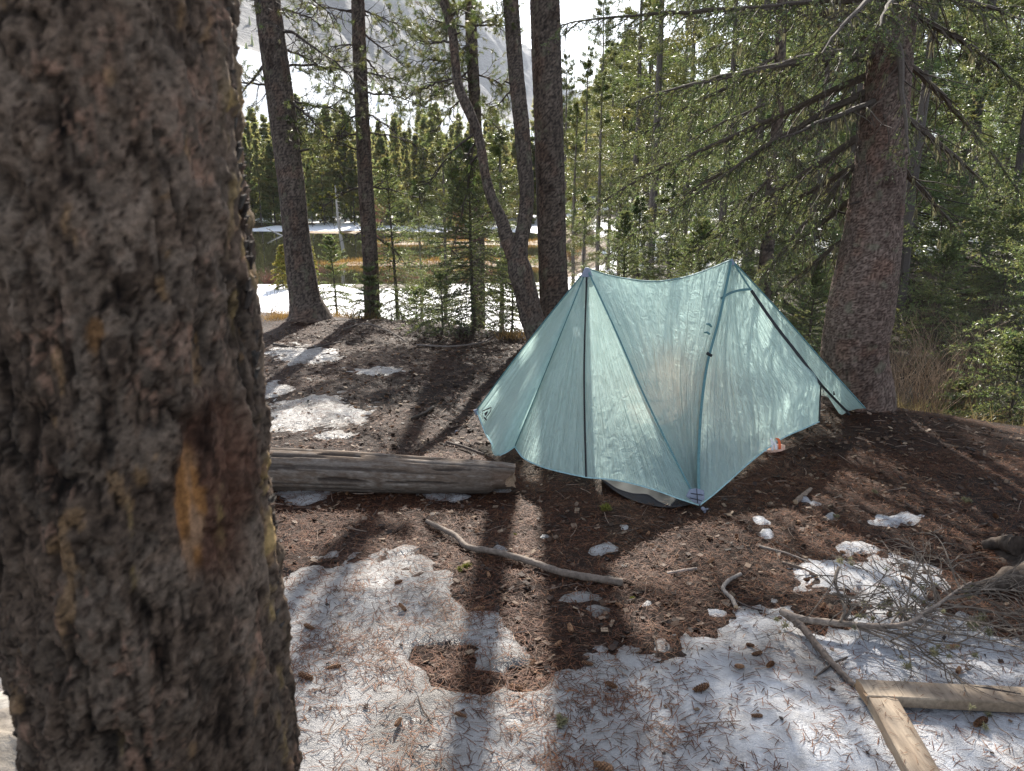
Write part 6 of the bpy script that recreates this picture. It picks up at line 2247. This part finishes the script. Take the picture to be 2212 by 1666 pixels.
named_cones = [(660, 1466, 1.25, 'pine cone pointing at the big trunk on the icy snow'), (722, 1446, 1.1, 'dark brown pine cone in a dirt hollow on the icy snow'), (668, 1358, 1.0, 'slim brown pine cone on the icy snow close to the big trunk'),
               (870, 1316, .95, 'brown pine cone lying on grey ice below the long crooked stick'), (1515, 1492, 1.35, 'largest dark pine cone, on clean snow at centre right'), (1232, 1362, 1.15, 'knobbly tan pine cone at the edge of the brown needles'),
               (1635, 1416, .95, 'reddish pine cone on the snow left of the leaning stick'), (1664, 1440, 1.05, 'long reddish pine cone beside the smaller reddish one on snow'), (1620, 1397, .8, 'small tan pine cone at the top of the snow edge'),
               (2070, 1452, .9, 'rust brown pine cone on the snow above the upper board'), (2060, 1400, .9, 'brown pine cone under the arch of the fallen branch'), (2118, 1565, 1.3, 'long cone lying along the inner side of the upper board'),
               (1320, 1484, 1.0, 'plain brown pine cone on the snow at centre'), (1205, 1395, .9, 'half open pine cone on the needle edge above the centre snow'), (1150, 1438, .9, 'brown cone standing at the needle edge'), (1305, 1662, 1.3, 'pine cone cut by the bottom edge of the picture'),
               (860, 1565, .9, 'tan pine cone on the speckled snow'), (995, 1548, .85, 'small tan cone right of the speckled snow middle'), (2108, 1182, 1.1, 'orange brown pine cone in front of the stump'), (2150, 1118, 1.1, 'orange pine cone in the sunlit needles above the stump'),
               (1115, 1490, 1.1, 'dark split cone at the lower end of the brown needle patch'), (1400, 1155, .8, 'cone half hidden in shaded needles in front of the tent'), (750, 1068, .9, 'brown cone just under the log'), (1635, 1550, .8, 'tiny cone bit on the snow between two dark twigs'), (1920, 1330, .9, 'cone caught among the twigs of the fallen branch')]
for k, (u, v, sc, lab) in enumerate(named_cones):
    p = G(u, v); z0, zt, m = snow_top(np.array([p[0]]), np.array([p[1]]))
    zz = max(z0[0], zt[0] if zt[0] > z0[0] - .01 else -9)
    p = G(u, v, zz); put_cone(p, lab, None, 980 + k, sc)
rng = np.random.default_rng(99)
cnt = 0
while cnt < 200:
    if cnt < 120:
        x, y = rng.uniform(-2.4, 1.0), rng.uniform(4.5, 8.6)
        lab, grp = 'pine cone %s' % ('just behind the log' if y < 5.1 else 'right of the big grey snow patch' if y < 6.3 and x > -1 else 'by the big grey snow patch' if y < 6.6 else 'near the forked pine' if x > -.6 else 'by the narrow snow strip' if y < 7.4 else 'below the slim pine' if x > -1.7 else 'below the leaning pine'), 'pine cones left of the tent'
    elif cnt < 170:
        x, y = rng.uniform(1.5, 4.2), rng.uniform(3.0, 5.2)
        lab, grp = 'pine cone on the brown needles %s' % ('at the foot of the big spruce' if y > 4.7 else 'between the tent and the stump' if x < 2.6 else 'above the stump near the right edge'), 'pine cones right of the tent'
    else:
        x, y = rng.uniform(-.6, 1.6), rng.uniform(2.2, 3.7)
        lab, grp = 'small pine cone %s' % ('above the crooked stick' if y > 3.1 and x < .4 else 'below the tent front corner' if y > 3.0 else 'between the crooked stick and the centre snow' if x < .6 else 'left of the fallen branch'), 'pine cones in front of the tent'
    if edge_dist(np.array([x]), np.array([y]))[0] > -.1 or (abs(x - .9) + abs(y - 5.2) < 1.3 and cnt >= 120 and y > 3.9 and x < 2.1):
        continue
    z0, zt, m = snow_top(np.array([x]), np.array([y]))
    put_cone((x, y, max(z0[0], zt[0] if zt[0] > z0[0] - .012 else -9)), lab, grp, 1200 + cnt, rng.uniform(.6, 1.0))
    cnt += 1


# ------------------------------------------------------------------ needle litter, bark chips, moss
def litter():
    rng = np.random.default_rng(1500)

    def surf(x, y):
        z0, zt, m = snow_top(x, y)
        on = zt > z0
        return np.where(on, zt, z0), on, m

    def scatter(n, near):
        # denser towards the viewer, where single needles can be seen
        if near:
            y = 1.45 + 3.2 * rng.random(n); x = rng.uniform(-1.6, 3.9, n)
        else:
            y = 4.0 + 6.6 * rng.random(n) ** .9; x = rng.uniform(-3.0, 4.6, n)
        return x, y

    g = Geo()
    for near, N, keep_snow in ((True, 180000, .115), (False, 85000, .30)):
        x, y = scatter(N, near)
        z, on, m = surf(x, y)
        clump = fbm(x * 6, y * 6, 3, 1510)
        k = (edge_dist(x, y) < .5) & (rng.random(N) < np.where(on, keep_snow * (1 + 6 * np.clip(clump, 0, 1)) * np.where(x < .6, 2.2, 1.0), .75 + 1.5 * clump))
        x, y, z, on = x[k], y[k], z[k], on[k]; n = len(x)
        L = np.where(on & near, rng.uniform(.03, .062, n), rng.uniform(.018, .052, n)); az = rng.uniform(0, 6.283, n)
        tilt = rng.normal(0, .12, n) + np.where(on, 0, .08)
        d = np.stack([np.cos(az) * np.cos(tilt), np.sin(az) * np.cos(tilt), np.sin(np.abs(tilt))], 1)
        s = np.stack([-np.sin(az), np.cos(az), np.zeros(n)], 1)
        w = (np.where(on, .0023, .0017) if near else np.full(n, .0031))[:, None]
        p = np.stack([x, y, z + .002 + rng.random(n) * np.where(on, .002, .012)], 1)
        bend = s * (rng.normal(0, .05, n) * L)[:, None]
        V = np.stack([p - s * w / 2, p + s * w / 2, p + d * (L * .55)[:, None] + bend + s * w / 2, p + d * (L * .55)[:, None] + bend - s * w / 2, p + d * L[:, None] + np.array((0, 0, -.002))], 1)
        b = (np.arange(n) * 5)[:, None]
        pal = np.array([(.115, .044, .022), (.080, .033, .020), (.160, .066, .030), (.055, .027, .018), (.19, .100, .052), (.12, .070, .045)])
        C = pal[rng.choice(6, n, p=[.26, .22, .20, .14, .08, .10])] * rng.uniform(.7, 1.25, (n, 1))
        off = g.n
        g.add(V.reshape(-1, 3), np.concatenate([b + np.array([[0, 1, 2]]), b + np.array([[0, 2, 3]]), b + np.array([[3, 2, 4]])]), 0, np.repeat(C, 5, 0))
    # the same needles lie on the boards
    for (bo, ba, bex, bey, bl) in BOARDS:
        n = 110
        s_ = rng.uniform(.02, bl * .9, n); t_ = rng.uniform(.004, .085, n); az = rng.uniform(0, 6.28, n); L = rng.uniform(.02, .05, n)
        p = ba + bex * s_[:, None] + bey * t_[:, None] + np.array((0, 0, .0035))
        d = np.stack([np.cos(az), np.sin(az), np.zeros(n)], 1); s2 = np.stack([-np.sin(az), np.cos(az), np.zeros(n)], 1) * .0011
        V = np.stack([p - s2, p + s2, p + d * L[:, None]], 1)
        g.add(V.reshape(-1, 3), np.arange(3 * n).reshape(-1, 3), 0, np.repeat(pal[rng.choice(6, n)] * .9, 3, 0))
    o = link('pine_needles', g.mesh('pine_needles', [M['litter']]))
    tag(o, 'fallen brown pine needles covering the ground and speckling the snow', None, None, 'stuff')
    # chips of bark, cone scales, bits of leaf
    g = Geo()
    N = 17000
    y = 1.45 + 8.5 * rng.random(N) ** 1.1; x = rng.uniform(-2.8, 4.3, N)
    z, on, m = surf(x, y)
    k = (edge_dist(x, y) < .3) & (rng.random(N) < np.where(on, .10, .85))
    x, y, z = x[k], y[k], z[k]; n = len(x)
    sz = rng.uniform(.005, .016, n) * (1 + .05 * y) * np.where(on[k], .55, 1.0)
    u = nrm(np.stack([rng.normal(0, 1, n), rng.normal(0, 1, n), rng.normal(0, .45, n)], 1)); nn = nrm(np.stack([rng.normal(0, .35, n), rng.normal(0, .35, n), np.ones(n)], 1))
    v = nrm(np.cross(nn, u)); u = np.cross(v, nn)
    asp = rng.uniform(.35, .9, n)
    p = np.stack([x, y, z + .004 + sz * .3], 1)
    q = [p - u * sz[:, None] - v * (sz * asp)[:, None] * .6, p + u * sz[:, None] * .8 - v * (sz * asp)[:, None], p + u * sz[:, None] + v * (sz * asp)[:, None] * .7, p - u * sz[:, None] * .7 + v * (sz * asp)[:, None]]
    th = nn * .0015
    V = np.stack([a + th for a in q] + [a - th for a in q], 1)
    b = (np.arange(n) * 8)[:, None]
    F = np.concatenate([b + np.array([f]) for f in [(0, 1, 2, 3), (7, 6, 5, 4), (0, 4, 5, 1), (1, 5, 6, 2), (2, 6, 7, 3), (3, 7, 4, 0)]])
    pal = np.array([(.05, .033, .025), (.095, .060, .040), (.17, .12, .085), (.03, .023, .020), (.26, .19, .13)])
    C = pal[rng.choice(5, n, p=[.32, .27, .17, .16, .08])] * rng.uniform(.7, 1.3, (n, 1))
    g.add(V.reshape(-1, 3), F, 0, np.repeat(C, 8, 0))
    o = link('bark_chips', g.mesh('bark_chips', [M['litter']])); tag(o, 'chips of bark and cone scales strewn over the ground', None, None, 'stuff')
    # fine dead twigs
    g = Geo(); N = 2600
    y = 1.5 + 8.4 * rng.random(N); x = rng.uniform(-2.8, 4.3, N); z, on, m = surf(x, y)
    k = (edge_dist(x, y) < .3) & (rng.random(N) < np.where(on, .12, .8)); x, y, z = x[k], y[k], z[k]; n = len(x)
    az = rng.uniform(0, 6.28, n); L = rng.uniform(.04, .16, n)
    p = np.stack([x, y, z + .005], 1); d = np.stack([np.cos(az), np.sin(az), rng.normal(.03, .05, n)], 1)
    mid_ = p + d * (L * .5)[:, None] + rng.normal(0, .006, (n, 3)) * np.array((1, 1, .3)); e = p + d * L[:, None]
    C = np.array((.15, .11, .085)) * rng.uniform(.4, 1.9, (n, 1))
    r = rng.uniform(.0012, .0032, n)
    add_segs(g, p, mid_, r, r * .9, 4, 0, C); add_segs(g, mid_, e, r * .9, r * .6, 4, 0, C)
    o = link('fine_twigs', g.mesh('fine_twigs', [M['litter']])); tag(o, 'fine dead twigs strewn over the needles and snow', None, None, 'stuff')


litter()

for k, (u, v, r, lab) in enumerate([(1308, 1095, .035, 'bright yellow green moss tuft in the needles below the front of the tent'), (1002, 1226, .032, 'yellow green moss tuft at the snow edge below the crooked stick'),
                                    (1112, 1155, .012, 'tiny green moss speck right of the crooked stick'), (2020, 1265, .022, 'pale lichen tuft on the needles left of the stump'), (1805, 1115, .02, 'grey green lichen tuft in the needles right of the tent corner'),
                                    (1215, 1562, .028, 'grey green lichen tuft on the snow in the bright sun stripe'), (1365, 1292, .014, 'yellow moss speck beside the small snow patch'), (2090, 1080, .03, 'pale lichen tuft on the sunlit needles at right'), (1890, 1063, .02, 'small lichen tuft on the mound below the big spruce')]):
    rng = np.random.default_rng(1700 + k)
    p = G(u, v); z0, zt, m = snow_top(np.array([p[0]]), np.array([p[1]])); zz = max(z0[0], zt[0])
    p = G(u, v, zz + .01)
    g = Geo()
    for q in range(5):
        lichen_ball(g, rng.normal(0, r * .4, 3) * np.array((1, 1, .25)), r * .5, rng, 0, 70)
    o = link('moss_tuft' if 'moss' in lab else 'lichen_tuft', g.mesh('tuft', [M['moss'] if 'moss' in lab else M['lichen']]), None, p)
    tag(o, lab, 'moss' if 'moss' in lab else 'lichen')
